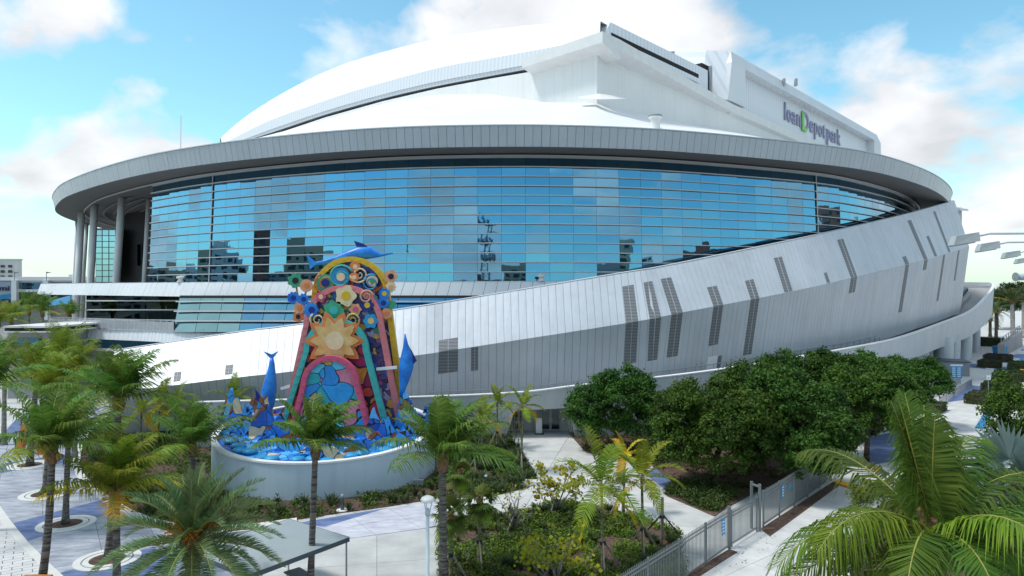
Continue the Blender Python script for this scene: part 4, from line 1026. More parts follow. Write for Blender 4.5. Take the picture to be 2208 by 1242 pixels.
wk = sheet('stained_walkway', GP(walk), 0.004, 'seam_dark')
BANDS = [[(28, 1129), (215, 1080), (248, 1103), (60, 1168)], [(-40, 1008), (157, 977), (157, 996), (-30, 1026)], [(100, 1245), (330, 1180), (380, 1210), (190, 1300)], [(34, 905), (180, 862), (215, 885), (0, 945)], [(630, 1131), (740, 1112), (832, 1097), (700, 1137)]]
bandw = [GP(b) for b in BANDS]
def in_poly(p, poly):
    c = False; n = len(poly)
    for i in range(n):
        a, b = poly[i], poly[(i + 1) % n]
        if (a[1] > p[1]) != (b[1] > p[1]) and p[0] < (b[0] - a[0]) * (p[1] - a[1]) / (b[1] - a[1]) + a[0]: c = not c
    return c
slabs(wk, GP(walk), 2.6, 2.6, R(34), 0.004, 0.03, lambda x, y: 'lavender_pale' if x > -15 else 'lavender')
def prism_sheet(name, pts, z0, z1, mat, parent):
    pts = [(p[0], p[1]) for p in pts]
    if area(pts) < 0: pts = pts[::-1]
    return MB().prism(pts, z0, z1).build(name, mat, parent)
for b in bandw: prism_sheet('stained_band', b, 0.02, 0.036, 'blue_stain', wk)
pv = [(-90, 1010), (-10, 1100), (18, 1139), (48, 1178), (92, 1224), (118, 1248), (170, 1308), (-90, 1308)]
pav = sheet('paver_court', GP(pv), 0.002, 'seam_dark')
slabs(pav, GP(pv), 0.85, 0.42, R(34), 0.002, 0.028, 'paver', 'paver', 0.035, 300, brick=True)
ks = list(zip(walk_outer, [(a - 17, b + 8) for a, b in walk_outer]))
m = MB()
for i in range(len(ks) - 1):
    a, b = G(*ks[i][0]), G(*ks[i + 1][0]); c, d = G(*ks[i + 1][1]), G(*ks[i][1])
    m.prism([a, d, c, b], 0.0, 0.045)
tag(m.build('edge_strip', 'kerb'), kind='structure')
def kerb_line(o_, i_, z1=0.14, mat='kerb', name='kerb'):
    root = None
    for i in range(len(o_) - 1):
        a, b, c, d = G(*o_[i]), G(*o_[i + 1]), G(*i_[i + 1]), G(*i_[i])
        q = [(p[0], p[1]) for p in (a, b, c, d)]
        if area(q) < 0: q = q[::-1]
        m = MB().prism(q, 0.0, z1)
        if root is None: root = tag(m.build(name, mat), kind='structure')
        else: m.build('kerb_stone', mat, root)
kerb_line(kerb_o, kerb_i)
# joints of the plain concrete in front of the shelter and the path to the doors
path = [(1112, 936), (1225, 936), (1262, 977), (1330, 990), (1385, 1018), (1437, 1060), (1470, 1085), (1555, 1120), (1572, 1184), (1480, 1240), (1462, 1146), (1393, 1119), (1340, 1103), (1280, 1084), (1205, 1084), (1080, 1106), (960, 1128), (948, 1136), (948, 1083), (1060, 1072), (1142, 1054), (1157, 1036), (1130, 990)]
pth = sheet('entry_path', GP(path), 0.004, 'seam_dark')
slabs(pth, GP(path), 4.2, 4.2, R(-12), 0.004, 0.034, 'concrete', gap=0.03)
front = [(560, 1216), (640, 1184), (750, 1164), (948, 1138), (946, 1310), (560, 1310)]
fr_ = sheet('front_paving', GP(front), 0.003, 'seam_dark')
slabs(fr_, GP(front), 9, 9, R(11), 0.003, 0.026, 'concrete_plaza', gap=0.02)
gatew = [(1480, 1241), (1572, 1184), (1655, 1134), (1800, 1045), (1960, 930), (2208, 700), (2330, 720), (2300, 1000), (1760, 1300), (1400, 1300)]
gw = sheet('sidewalk', GP(gatew), 0.003, 'seam_dark')
slabs(gw, GP(gatew), 3.2, 3.2, R(40), 0.003, 0.03, 'concrete', gap=0.02, most=290)
east = sheet('east_plaza', [(26, 50), (60, 70), (150, 180), (300, 260), (420, 420), (150, 420), (60, 160), (30, 80)], 0.002, 'concrete')
for i, q in enumerate([[(1870, 1005), (1990, 985), (1960, 925), (1870, 945)], [(2120, 858), (2150, 838), (2085, 830), (2040, 868)], [(2090, 792), (2125, 796), (2126, 786), (2092, 784)], [(2142, 800), (2186, 803), (2188, 794), (2146, 790)], [(2176, 771), (2230, 775), (2235, 764), (2190, 764)], [(2200, 757), (2240, 760), (2240, 754), (2204, 752)], [(1387, 1020), (1430, 1008), (1490, 1030), (1440, 1062)], [(2160, 860), (2215, 850), (2215, 880), (2150, 890)]]):
    prism_sheet('stained_band', GP(q), 0.03, 0.04, 'blue_stain' if i < 7 else 'lavender', gw)
for q in [[(1806, 982), (1812, 978), (1900, 1012), (1893, 1018)], [(1798, 1044), (1806, 1038), (1874, 1058), (1868, 1066)]]:
    prism_sheet('yellow_kerb', GP(q), 0.03, 0.16, 'yellow_paint', gw)
prism_sheet('drain_grate', GP([(1797, 1027), (1800, 1035), (1838, 1002), (1832, 998)]), 0.03, 0.038, 'concrete_grey', gw)
bk_ = MB()
for i, (a, b) in enumerate([((2206, 772), (2190, 800)), ((2190, 800), (2160, 848)), ((2160, 848), (2132, 892)), ((2132, 892), (2112, 925))]):
    p, q = G(*a), G(*b); n = np.array([q[1] - p[1], -(q[0] - p[0]), 0]); n /= np.linalg.norm(n); w = 0.35
    MB().prism([p - n * w, q - n * w, q + n * w, p + n * w], 0.03, 0.19).build('blue_kerb', 'blue_paint', gw)
road = sheet('road', [(112, 118), (60, 68), (52, 52), (120, 52), (260, 200), (200, 210)], 0.006, 'concrete')
prism_sheet('yellow_kerb', GP([(2199, 793), (2230, 793), (2230, 812), (2199, 812)]), 0.03, 0.3, 'yellow_paint', gw)

# planting beds (mulch) ------------------------------------------------
BED = {}
def bed(key, L, z=0.05):
    p = GP(L); q = [(a[0], a[1]) for a in p]
    if area(q) < 0: q = q[::-1]
    o = MB().prism(q, -0.02, z).build('planting_bed', 'mulch'); tag(o, kind='structure'); BED[key] = q; return o
bed('left', kerb_i + [(740, 1106), (830, 1094), (940, 1076), (950, 1050), (1000, 985), (1000, 915), (880, 890), (400, 880), (270, 884)])
bed('north', [(945, 1076), (1060, 1070), (1140, 1052), (1155, 1035), (1130, 990), (1106, 948), (1085, 940), (1000, 926), (905, 920), (930, 1000)], 0.055)
bed('centre', [(950, 1310), (948, 1140), (962, 1130), (1082, 1108), (1206, 1087), (1278, 1087), (1340, 1106), (1392, 1121), (1460, 1148), (1478, 1240), (1400, 1310)])
bed('trees', [(1226, 934), (1264, 976), (1330, 988), (1400, 1000), (1452, 1042), (1437, 1071), (1540, 1115), (1566, 1096), (1650, 1052), (1792, 1003), (1900, 928), (1980, 862), (1800, 840), (1500, 870), (1300, 895)], 0.06)
bed('fence_a', [(1480, 1242), (1572, 1186), (1590, 1192), (1500, 1250), (1420, 1310), (1400, 1310)], 0.06)
bed('fence_b', [(1640, 1142), (1800, 1038), (1812, 1046), (1660, 1158)], 0.06)
bed('corner', [(1845, 1145), (1890, 1095), (1960, 1060), (2120, 1000), (2400, 1100), (2300, 1330), (1820, 1330)], 0.06)

# ------------------------------------------------------------------ painted arch sculpture on its round base (generic stand-in)
bcx, bcy = -14.2, 53.4
brx, bry = 8.25, 7.7
def base_pt(a, k=1.0):
    x = bcx + brx * k * math.sin(a); y = bcy - bry * k * math.cos(a)
    return x, y
def rim(y): return 2.45 + (y - (bcy - bry)) * 0.105
NB = 72
ang = [2 * math.pi * i / NB for i in range(NB + 1)]
bs = thing('sculpture_base', 'round pale blue concrete drum with a low front rim holding the painted arches', 'plinth', (bcx, bcy, 0))
m = MB(); o_ = [base_pt(a) for a in ang]; i_ = [base_pt(a, .965) for a in ang]
m.grid([[(*p, 0) for p in o_], [(*p, rim(p[1])) for p in o_]])
m.grid([[(*p, rim(p[1])) for p in i_], [(*p, 1.2) for p in i_]])
m.build('drum_wall', 'base_wall', bs, True)
MB().grid([[(*base_pt(a, 1.008), rim(base_pt(a)[1]) - .05) for a in ang], [(*base_pt(a, 1.008), rim(base_pt(a)[1]) + .07) for a in ang], [(*base_pt(a, .95), rim(base_pt(a)[1]) + .07) for a in ang], [(*base_pt(a, .95), rim(base_pt(a)[1]) - .05) for a in ang]]).build('drum_rim', 'white_paint', bs)
m = MB(); m.add([(bcx, bcy, rim(bcy) - .25)] + [(*base_pt(a, .965), rim(base_pt(a)[1]) - .3) for a in ang[:-1]], [(0, i + 1, (i + 1) % NB + 1) for i in range(NB)]); m.build('pool_floor', 'waves', bs)
MB().box(-6.6, 46.3, .9, -5.9, 46.6, 1.2).build('drum_light', 'bollard_grey', bs)

sc = thing('arch_sculpture', 'tall brightly painted sculpture of nested yellow, pink, teal and rose arches', 'sculpture', (bcx, bcy, 3.0))
def arch_path(cx, zs, r, cxb, hb, zb, n=22):
    pts = [(cxb - hb, zb)] 
    for i in range(n + 1):
        a = math.pi - math.pi * i / n
        pts.append((cx + r * math.cos(a), zs + r * math.sin(a)))
    pts.append((cxb + hb, zb)); return pts
def arch(Y, cx, top, r_px, cb, hb_px, yb, w, mat, fill, zback=0.3):
    k = Y / 1500
    X = (cx - 1104) * k; r = r_px * k; zs = H - (top - 621) * k - r
    po = arch_path(X, zs, r, (cb - 1104) * k, hb_px * k, H - (yb - 621) * k)
    # inner path: offset towards the middle
    pi_ = arch_path(X, zs, r - w, (cb - 1104) * k, hb_px * k - w * 1.03, H - (yb - 621) * k)
    n = len(po); m = MB()
    for i in range(n - 1):
        a, b, c, d = po[i], po[i + 1], pi_[i + 1], pi_[i]
        m.hexa([(a[0], Y, a[1]), (d[0], Y, d[1]), (d[0], Y + .55, d[1]), (a[0], Y + .55, a[1])], [(b[0], Y, b[1]), (c[0], Y, c[1]), (c[0], Y + .55, c[1]), (b[0], Y + .55, b[1])])
    o = m.build('arch_band', mat, sc)
    m = MB(); ring = [(p[0], Y + zback, p[1]) for p in pi_]; rb = [(p[0], Y + .5, p[1]) for p in pi_]
    m.add(ring + rb, [tuple(range(n)), tuple(range(n, 2 * n))[::-1]])
    m.build('arch_panel', fill, sc)
    # studs along the band
    L = arclen(np.array([( (a[0] + b[0]) / 2, (a[1] + b[1]) / 2) for a, b in zip(po, pi_)])); mid = np.array([((a[0] + b[0]) / 2, (a[1] + b[1]) / 2) for a, b in zip(po, pi_)])
    for s in np.arange(0.2, L[-1], 0.62):
        p = at_len(mid, L, s)
        MB().box(p[0] - .10, Y - .05, p[1] - .05, p[0] + .10, Y - .002, p[1] + .05).build('stud', mat, o)
arch(55.2, 756, 553, 84, 752, 128, 935, .42, 'a_yellow', 'swirl_night')
arch(54.2, 740, 614, 86, 737, 133, 930, .42, 'a_pink', 'swirl_garden')
arch(53.2, 724, 687, 70, 719, 121, 932, .42, 'a_teal', 'dusk')
arch(52.2, 711, 767, 63, 711, 92, 940, .40, 'a_rose', 'lagoon')
def disc(px, py, Y, r, mat, lobes=0, amp=0.15, th=.12, name='rosette', parent=None, n=40, in_mat=None):
    c = P(px, py, Y); m = MB(); pts = []
    for i in range(n):
        a = 2 * math.pi * i / n; rr = r * (1 + (amp * math.cos(lobes * a) if lobes else 0)); pts.append((c[0] + rr * math.cos(a), c[2] + rr * math.sin(a)))
    v = [(x, Y - th, z) for x, z in pts] + [(x, Y, z) for x, z in pts]
    m.add(v, [tuple(range(n)), tuple(range(n, 2 * n))[::-1]] + [(i, n + i, n + (i + 1) % n, (i + 1) % n) for i in range(n)])
    o = m.build(name, mat, parent or sc)
    if in_mat: disc(px, py, Y - th - .004, r * .45, in_mat, 0, 0, .05, 'rosette_centre', o, 20)
    return o
# plain round bosses on the panels
for (x, y, Y, r, mt, lb, im) in [(735, 597, 55.3, .75, 'a_cyan', 0, 'a_cream'), (702, 610, 55.35, .7, 'a_green', 0, 'a_navy'), (766, 575, 55.3, .42, 'a_orange', 0, 'a_cream'), (764, 598, 55.25, .38, 'a_orange', 0, 'a_cream'), (803, 606, 55.3, .45, 'a_cream', 0, 'a_green'),
        (746, 638, 54.3, .78, 'a_cream', 5, 'a_yellow'), (720, 669, 54.3, .75, 'a_green', 7, 'a_teal'), (767, 667, 54.3, .45, 'a_salmon', 6, 'a_rose'), (792, 658, 54.3, .5, 'a_navy', 6, 'a_yellow'), (800, 692, 54.3, .55, 'a_cyan', 6, 'a_gold'), (672, 668, 54.3, .55, 'a_blue', 9, 'a_navy'), (692, 640, 54.35, .4, 'a_rose', 5, 'a_cream'),
        (722, 735, 53.32, 1.95, 'a_orange', 10, 'a_gold'), (722, 735, 53.15, 1.55, 'a_gold', 10, 'a_cream')]:
    disc(x, y, Y, r, mt, lb, .20 if lb == 10 else .12, .16, in_mat=im)
# painted scrolls standing proud of the upper panels
for (x, y, Y, r, mt, ph) in [(735, 597, 55.2, 1.0, 'a_teal', 0.4), (702, 612, 55.25, .9, 'a_orange', 2.0), (775, 592, 55.2, .7, 'a_cream', 3.3), (800, 610, 55.2, .7, 'a_cyan', 1.0), (685, 690, 54.2, .6, 'a_cream', 2.2), (760, 690, 54.2, .6, 'a_gold', 5.0), (790, 640, 54.2, .55, 'a_salmon', .2)]:
    c = P(x, y, Y); pts = []
    for i in range(40):
        t = i / 39; a = ph + t * 11.0; rr = r * (1 - .82 * t); pts.append((c[0] + rr * math.cos(a), Y - .05, c[2] + rr * math.sin(a)))
    MB().tube(pts, [.085 * (1 - .5 * i / 39) for i in range(40)], 6).build('scroll', mt, sc, True)
# clusters of rosettes on both shoulders
for (x, y, r, mt, lb, im) in [(637, 605, .55, 'a_green', 7, 'a_dark'), (661, 616, .5, 'a_salmon', 0, 'a_orange'), (633, 642, .45, 'a_blue', 10, 'a_navy'), (655, 645, .42, 'a_blue', 10, 'a_navy'), (646, 664, .45, 'a_salmon', 6, 'a_orange'), (643, 683, .4, 'a_orange', 5, 'a_dark'),
        (843, 596, .5, 'a_salmon', 5, 'a_dark'), (843, 619, .4, 'a_cream', 9, 'a_salmon'), (829, 633, .42, 'a_blue', 10, 'a_yellow'), (827, 653, .45, 'a_blue', 9, 'a_navy'), (845, 657, .35, 'a_green', 8, None), (834, 676, .42, 'a_salmon', 0, 'a_orange')]:
    c = disc(x, y, 54.75 + random.uniform(-.1, .1), r, mt, lb, .13, .14, 'shoulder_rosette', in_mat=im)
for (a, b) in [((650, 690), (637, 605)), ((652, 690), (661, 616)), ((832, 690), (843, 596)), ((828, 690), (829, 633))]:
    MB().bar(P(*a, 54.9), P(*b, 54.9), .12).build('rosette_stem', 'a_orange', sc)
# plain blue leaping shapes: one along the crown, one at each side
def leaper(pts, widths, Y, name, tail, fin):
    m = MB(); top_, bot_ = [], []
    P3 = [P(x, y, Y) for x, y in pts]
    for i, p in enumerate(P3):
        d = P3[min(i + 1, len(P3) - 1)] - P3[max(i - 1, 0)]; d /= np.linalg.norm(d); nn = np.array([-d[2], 0, d[0]])
        w = widths[i] * Y / 1500
        top_.append((p + nn * w, p - nn * w, w))
    rings = []
    for (a, b, w) in top_:
        c = (a + b) / 2; t = max(.06, w * .75)
        rings.append([c + (a - c) * math.cos(q) + np.array([0, t, 0]) * math.sin(q) for q in np.linspace(0, 2 * math.pi, 10, endpoint=False)])
    vs = [q for r_ in rings for q in r_]; fs = []
    for i in range(len(rings) - 1):
        for k in range(10): fs.append((i * 10 + k, i * 10 + (k + 1) % 10, (i + 1) * 10 + (k + 1) % 10, (i + 1) * 10 + k))
    fs += [tuple(range(10))[::-1], tuple((len(rings) - 1) * 10 + k for k in range(10))]
    m.add(vs, fs)
    o = m.build(name, 'a_blue', sc, True)
    for poly in (tail, fin):
        q = [P(x, y, Y - .08) for x, y in poly]; q2 = [P(x, y, Y + .08) for x, y in poly]; n = len(q)
        MB().add(q + q2, [tuple(range(n)), tuple(range(n, 2 * n))[::-1]] + [(i, n + i, n + (i + 1) % n, (i + 1) % n) for i in range(n)]).build('fin', 'a_navy' if poly is fin else 'a_blue', o)
leaper([(680, 568), (700, 565), (725, 560), (750, 553), (775, 546), (800, 545), (820, 550), (848, 546)], [3, 5, 8, 12, 15, 13, 4, 1], 55.9, 'leaping_form', [(684, 567), (660, 548), (666, 566), (668, 582)], [(770, 535), (763, 519), (785, 526), (800, 538)])
leaper([(586, 772), (586, 790), (584, 815), (580, 845), (576, 870), (577, 892), (580, 925)], [4, 7, 12, 17, 16, 8, 2], 54.6, 'leaping_form', [(586, 776), (567, 757), (586, 764), (602, 756)], [(565, 858), (550, 838), (552, 862), (570, 880)])
leaper([(873, 720), (875, 742), (878, 765), (876, 790), (872, 815), (868, 838), (864, 862)], [1.5, 5, 13, 16, 12, 7, 3], 54.0, 'leaping_form', [(864, 858), (856, 880), (866, 872), (878, 860)], [(886, 752), (899, 778), (890, 786), (886, 775)])
MB().bar(P(812, 796, 54.0), P(856, 792, 54.0), .22).build('support_arm', 'white_paint', sc)
MB().bar(P(606, 838, 54.6), P(626, 832, 54.6), .22).build('support_arm', 'white_paint', sc)
# cut-out waves round the foot
def wave(cx, cy, w, h, Y, seed):
    h *= 1.6
    rr = random.Random(seed); n = 26; pts = []
    k = Y / 1500; X0 = (cx - 1104) * k; Z0 = H - (cy - 621) * k
    for i in range(n + 1):
        t = i / n; z = h * k * (math.sin(math.pi * t) ** .6) * (.62 + .38 * math.sin(t * 9 + seed) + .10 * rr.uniform(-1, 1))
        pts.append((X0 + (t - .5) * w * k, Z0 + max(z, 0.02)))
    m = MB()
    for i in range(n):
        a, b = pts[i], pts[i + 1]
        m.hexa([(a[0], Y, Z0 - .6), (b[0], Y, Z0 - .6), (b[0], Y + .25, Z0 - .6), (a[0], Y + .25, Z0 - .6)], [(a[0], Y, a[1]), (b[0], Y, b[1]), (b[0], Y + .25, b[1]), (a[0], Y + .25, a[1])])
    m.build('wave_board', 'waves', sc)
for i, w in enumerate([(520, 925, 100, 62, 57.0), (620, 915, 140, 60, 58.5), (760, 915, 160, 55, 59.0), (880, 925, 120, 70, 57.0), (540, 942, 110, 74, 53.6), (555, 952, 130, 52, 52.2), (610, 960, 120, 40, 51.0), (895, 938, 100, 74, 53.8), (865, 952, 120, 50, 52.2), (825, 962, 110, 38, 51.0), (720, 960, 130, 24, 50.2), (650, 974, 120, 20, 49.0), (765, 974, 120, 20, 48.8), (700, 984, 140, 15, 47.6), (590, 972, 100, 30, 50.0), (840, 966, 110, 34, 50.0), (520, 948, 90, 48, 52.8), (500, 940, 70, 60, 54.5), (905, 950, 80, 50, 52.6), (640, 950, 90, 40, 51.8), (800, 952, 80, 44, 51.8)]): wave(*w, i * 1.7)
for i in range(14):
    a = R(-68 + i * 10.5 + random.uniform(-3, 3)); x, y = base_pt(a, random.uniform(.80, .92)); z = rim(y) - .28
    MB().lathe((x, y), [(.5, z), (.55, z + .12), (.4, z + .26), (.1, z + .32)], 12).build('float_boss', 'a_cyan', sc, True)

# ------------------------------------------------------------------ furniture in the foreground
# picket fence and gate
FA, FB = np.array([2.2, 26.0, 0]), G(1572, 1184)
def fence_run(a, b, name, label, parent_cat='fence', hgt=2.15, sp=0.15, posts=2.6):
    f = thing(name, label, parent_cat, (a + b) / 2)
    d = b - a; L = np.linalg.norm(d); d = d / L; n = int(L / sp)
    pk = bpy.data.meshes.new('picket'); q = MB().box(-.014, -.014, .12, .014, .014, hgt)
    q.add([(-.014, -.014, hgt), (.014, -.014, hgt), (.014, .014, hgt), (-.014, .014, hgt), (0, 0, hgt + .06)], [(0, 1, 4), (1, 2, 4), (2, 3, 4), (3, 0, 4)])
    pk.from_pydata(q.v, [], q.f); pk.update()
    o0 = origin(f)
    for i in range(n):
        p = a + d * (i + .5) * L / n - o0
        o = link('picket', pk, 'fence_metal', f, tuple(p)); o.rotation_euler.z = math.atan2(d[1], d[0])
    for z in (.22, hgt - .32, hgt - .14): MB().bar(a + [0, 0, z], b + [0, 0, z], .045, .05).build('rail', 'fence_metal', f)
    k = max(1, int(L / posts))
    for i in range(k + 1):
        p = a + d * L * i / k; MB().bar(p, p + [0, 0, hgt + .04], .085).build('post', 'fence_metal', f)
    return f
f1 = fence_run(FA, FB, 'picket_fence', 'long grey steel picket fence on the near side of the sliding gate')
GB_ = G(1638, 1143)
FE = np.array([23.2, 50.6, 0])
f2 = fence_run(GB_ + [.35, .4, 0], FE, 'picket_fence', 'grey steel picket fence in tree shade beyond the gate')
gt = fence_run(FB + [.2, .2, .02], GB_ - [.25, .25, -.02], 'sliding_gate', 'grey picket gate closing the gap across the white path', 'gate', 2.0)
for p in (GB_ + [-.1, -.3, 0], GB_ + [-.38, .25, 0]): MB().bar(p, p + [0, 0, 2.75], .13).build('gate_post', 'fence_metal', gt)
MB().bar(GB_ + [-.1, -.3, 2.6], GB_ + [-.38, .25, 2.6], .1).build('gate_bridge', 'fence_metal', gt)
MB().bar(FB, FB + [0, 0, 2.3], .16).build('gate_post', 'fence_metal', gt)
def fence_sign(p, d, w, h, label, tri=False):
    n = np.array([d[1], -d[0], 0]); c = p + n * .06; t = thing('fence_sign', label, 'sign', c)
    if tri:
        q = [c - d * w / 2 - [0, 0, h / 2], c + d * w / 2, c - d * w / 2 + [0, 0, h / 2]]
        MB().add(q + [x + n * .02 for x in q], [(0, 1, 2), (3, 5, 4), (0, 3, 4, 1), (1, 4, 5, 2), (2, 5, 3, 0)]).build('plate', 'sign_blue', t)
    else:
        MB().obox(c, d * w / 2, n * .01, np.array([0, 0, h / 2])).build('plate', 'sign_blue', t)
        for k in range(4):
            MB().obox(c + n * .014 + [0, 0, h * (.3 - .2 * k)], d * w * (.36 - .05 * (k % 2)), n * .003, np.array([0, 0, h * .04])).build('text_line', 'white_paint', t)
dF = (FB - FA) / np.linalg.norm(FB - FA); dG = (FE - GB_) / np.linalg.norm(FE - GB_)
fence_sign(FB - dF * .9 + [0, 0, 1.45], dF, .42, .85, 'small blue notice with white lines on the fence left of the gate')
fence_sign(GB_ + dG * 3.6 + [0, 0, 1.45], dG, .42, .85, 'small blue notice on the shaded fence under the tree')
fence_sign(GB_ + dG * 4.9 + [0, 0, 1.5], dG, .5, .5, 'blue triangular pennant plate on the shaded fence', True)

# lamp post with a disc head
lx, ly = -3.52, 29.0
lp_ = thing('lamp_post', 'pale blue lamp post with a white saucer head beside the palm trunk', 'street lamp', (lx, ly, 0))
MB().lathe((lx, ly), [(.16, 0), (.16, .3), (.085, .35), (.075, 4.55)], 14).build('pole', 'pole_blue', lp_, True)
for k in range(3):
    a = 2 * math.pi * k / 3 + .4; MB().tube([(lx + .06 * math.cos(a), ly + .06 * math.sin(a), 4.5), (lx + .2 * math.cos(a), ly + .2 * math.sin(a), 5.1)], .018, 6).build('bracket', 'pole_blue', lp_)
MB().lathe((lx, ly), [(.05, 5.04), (.26, 5.1), (.30, 5.18), (.24, 5.28), (.08, 5.35)], 20).build('lamp_head', 'white_paint', lp_, True)
MB().lathe((lx, ly), [(.10, 4.55), (.12, 4.7), (.05, 4.82)], 12).build('lamp_collar', 'pole_blue', lp_, True)

# shelter with a flat grey roof
sh = thing('shelter', 'open shelter with a flat grey fabric roof and thin posts by the date palm', 'shelter', (-10.5, 31, 0))
Rr, Rb = np.array([-7.5, 32.1, 2.5]), np.array([-11.05, 34.5, 2.55]); dv = np.array([-3.05, -4.2, 0])
Rf, Rl = Rr + dv, Rb + dv
ap = (Rr + Rb + Rf + Rl) / 4 + [0, 0, .28]
MB().add([Rr, Rb, Rl, Rf, ap], [(0, 1, 4), (1, 2, 4), (2, 3, 4), (3, 0, 4), (3, 2, 1, 0)]).build('roof', 'shelter_roof', sh)
for a, b in ((Rr, Rb), (Rb, Rl), (Rl, Rf), (Rf, Rr)):
    n = np.cross(b - a, [0, 0, 1]); n = n / np.linalg.norm(n)
    if np.dot(n, (a + b) / 2 - ap) < 0: n = -n
    MB().panel([a + n * .012 + [0, 0, -.2], b + n * .012 + [0, 0, -.2], b + n * .012 + [0, 0, .01], a + n * .012 + [0, 0, .01]], .01).build('valance', 'shelter_edge', sh)
for p in (Rr, Rb, Rf, Rl):
    q = p + (ap - p) * .04; MB().bar((q[0], q[1], 0), (q[0], q[1], 2.4), .07).build('post', 'steel', sh)
tb = thing('folding_table', 'long grey folding table standing under the shelter', 'table', (-9.7, 32.0, 0))
td = np.array([.62, -.62, 0]); tn = np.array([.28, .28, 0])
MB().obox((-9.75, 32.1, .74), td, tn * 1.0, (0, 0, .03)).build('table_top', 'table_grey', tb)
for s in (-.8, .8):
    for w in (-.8, .8):
        p = np.array([-9.75, 32.1, 0]) + td * s + tn * w; MB().bar(p, p + [0, 0, .71], .035).build('leg', 'black', tb)
# bollards
for (px_, py_, lab) in [(738, 1102, 'grey bollard with a rounded cap before the blue drum')]:
    g = G(px_, py_); b = thing('bollard', lab, 'bollard', g)
    MB().lathe(g, [(.11, .04), (.11, .92), (.10, 1.0), (.06, 1.06), (.02, 1.08)], 14).build('bollard_body', 'bollard_grey', b, True)
    MB().lathe(g, [(.115, .86), (.115, .96), (.09, 1.03), (.03, 1.085)], 14).build('bollard_cap', 'steel', b, True)
    MB().lathe(g, [(.36, .03), (.36, .09), (.3, .1)], 18).build('bollard_foot', 'white_paint', b)
for (px_, py_, lab) in [(1048, 1048, 'small blue capped path light in the planting by the drum')]:
    g = G(px_, py_); b = thing('path_light', lab, 'path light', g)
    MB().lathe(g, [(.05, 0), (.05, .62)], 10).build('stem', 'bollard_grey', b); MB().lathe(g, [(.06, .62), (.12, .66), (.10, .76), (.03, .8)], 12).build('cap', 'pole_blue', b, True)
for i, (px_, py_) in enumerate([(787, 1092), (560, 1098), (663, 1096), (880, 1083), (540, 1090)]):
    g = G(px_, py_); tag(MB().lathe(g, [(.04, 0), (.04, .5), (.03, .55)], 8).build('spot_stake', 'black', None, at=g), 'thin black garden spotlight stake ' + ['right of the bollard', 'at the left of the drum front', 'behind the trunk of the palm before the drum', 'near the right end of the drum foot', 'leftmost at the foot of the drum'][i], 'spotlight', 'garden spotlights along the drum')
# flat stone in the planting
g = G(1152, 1046); tag(MB().hexa([g + [-.9, -.35, .02], g + [.9, -.45, .02], g + [.95, .4, .02], g + [-.85, .45, .02]], [g + [-.85, -.3, .32], g + [.85, -.4, .3], g + [.9, .35, .3], g + [-.8, .4, .32]]).build('stone_slab', 'concrete', None, at=g), 'pale flat stone block lying in the planting beside the path', 'stone')
# notice board at the doors
g = G(1162, 936); nb_ = thing('notice_board', 'white free standing notice board left of the glass doors', 'notice board', g)
MB().obox(g + [0, 0, .8], (.3, 0, 0), (0, .03, .0), (0, .02, .72)).build('board', 'white_paint', nb_); MB().obox(g + [.05, -.1, .06], (.42, 0, 0), (0, .3, 0), (0, 0, .03)).build('foot', 'black', nb_)
# orange steel letters left over from an older ground
def orange(px_, py_, lab, sc_=1.0):
    g = G(px_, py_); o = thing('orange_letter', lab, 'sculpture', g)
    for s in (-1, 1):
        MB().hexa([g + [s * 1.05 * sc_ - .3, -.25, 0], g + [s * 1.05 * sc_ + .3, -.25, 0], g + [s * 1.05 * sc_ + .3, .25, 0], g + [s * 1.05 * sc_ - .3, .25, 0]], [g + [s * .3 - .3, -.25, 2.6 * sc_], g + [s * .3 + .3, -.25, 2.6 * sc_], g + [s * .3 + .3, .25, 2.6 * sc_], g + [s * .3 - .3, .25, 2.6 * sc_]]).build('leg', 'orange_steel', o)
orange(66, 980, 'orange steel letter with splayed legs behind the leftmost palms', 1.0)
orange(76, 1316, 'orange steel letter tip just showing at the lower edge by the left palm trunk', .56)
# tree rings
RINGS = [(64, 1004), (98, 1067), (143, 1131), (232, 1208)]
for i, (px_, py_) in enumerate(RINGS):
    g = G(px_, py_)
    for k, (r0, r1, mt) in enumerate([(1.55, 1.2, 'kerb'), (1.12, .85, 'kerb')]):
        n = 40; m = MB(); z0, z1 = .03, .075
        P0 = [[(g[0] + r_ * math.cos(2 * math.pi * j / n), g[1] + r_ * math.sin(2 * math.pi * j / n), z) for j in range(n + 1)] for r_, z in ((r0, z0), (r0, z1), (r1, z1), (r1, z0))]
        m.grid(P0); m.build('tree_ring', mt, wk)
    MB().lathe(g, [(.84, .031), (.84, .045)], 24).build('tree_pit', 'mulch', wk)

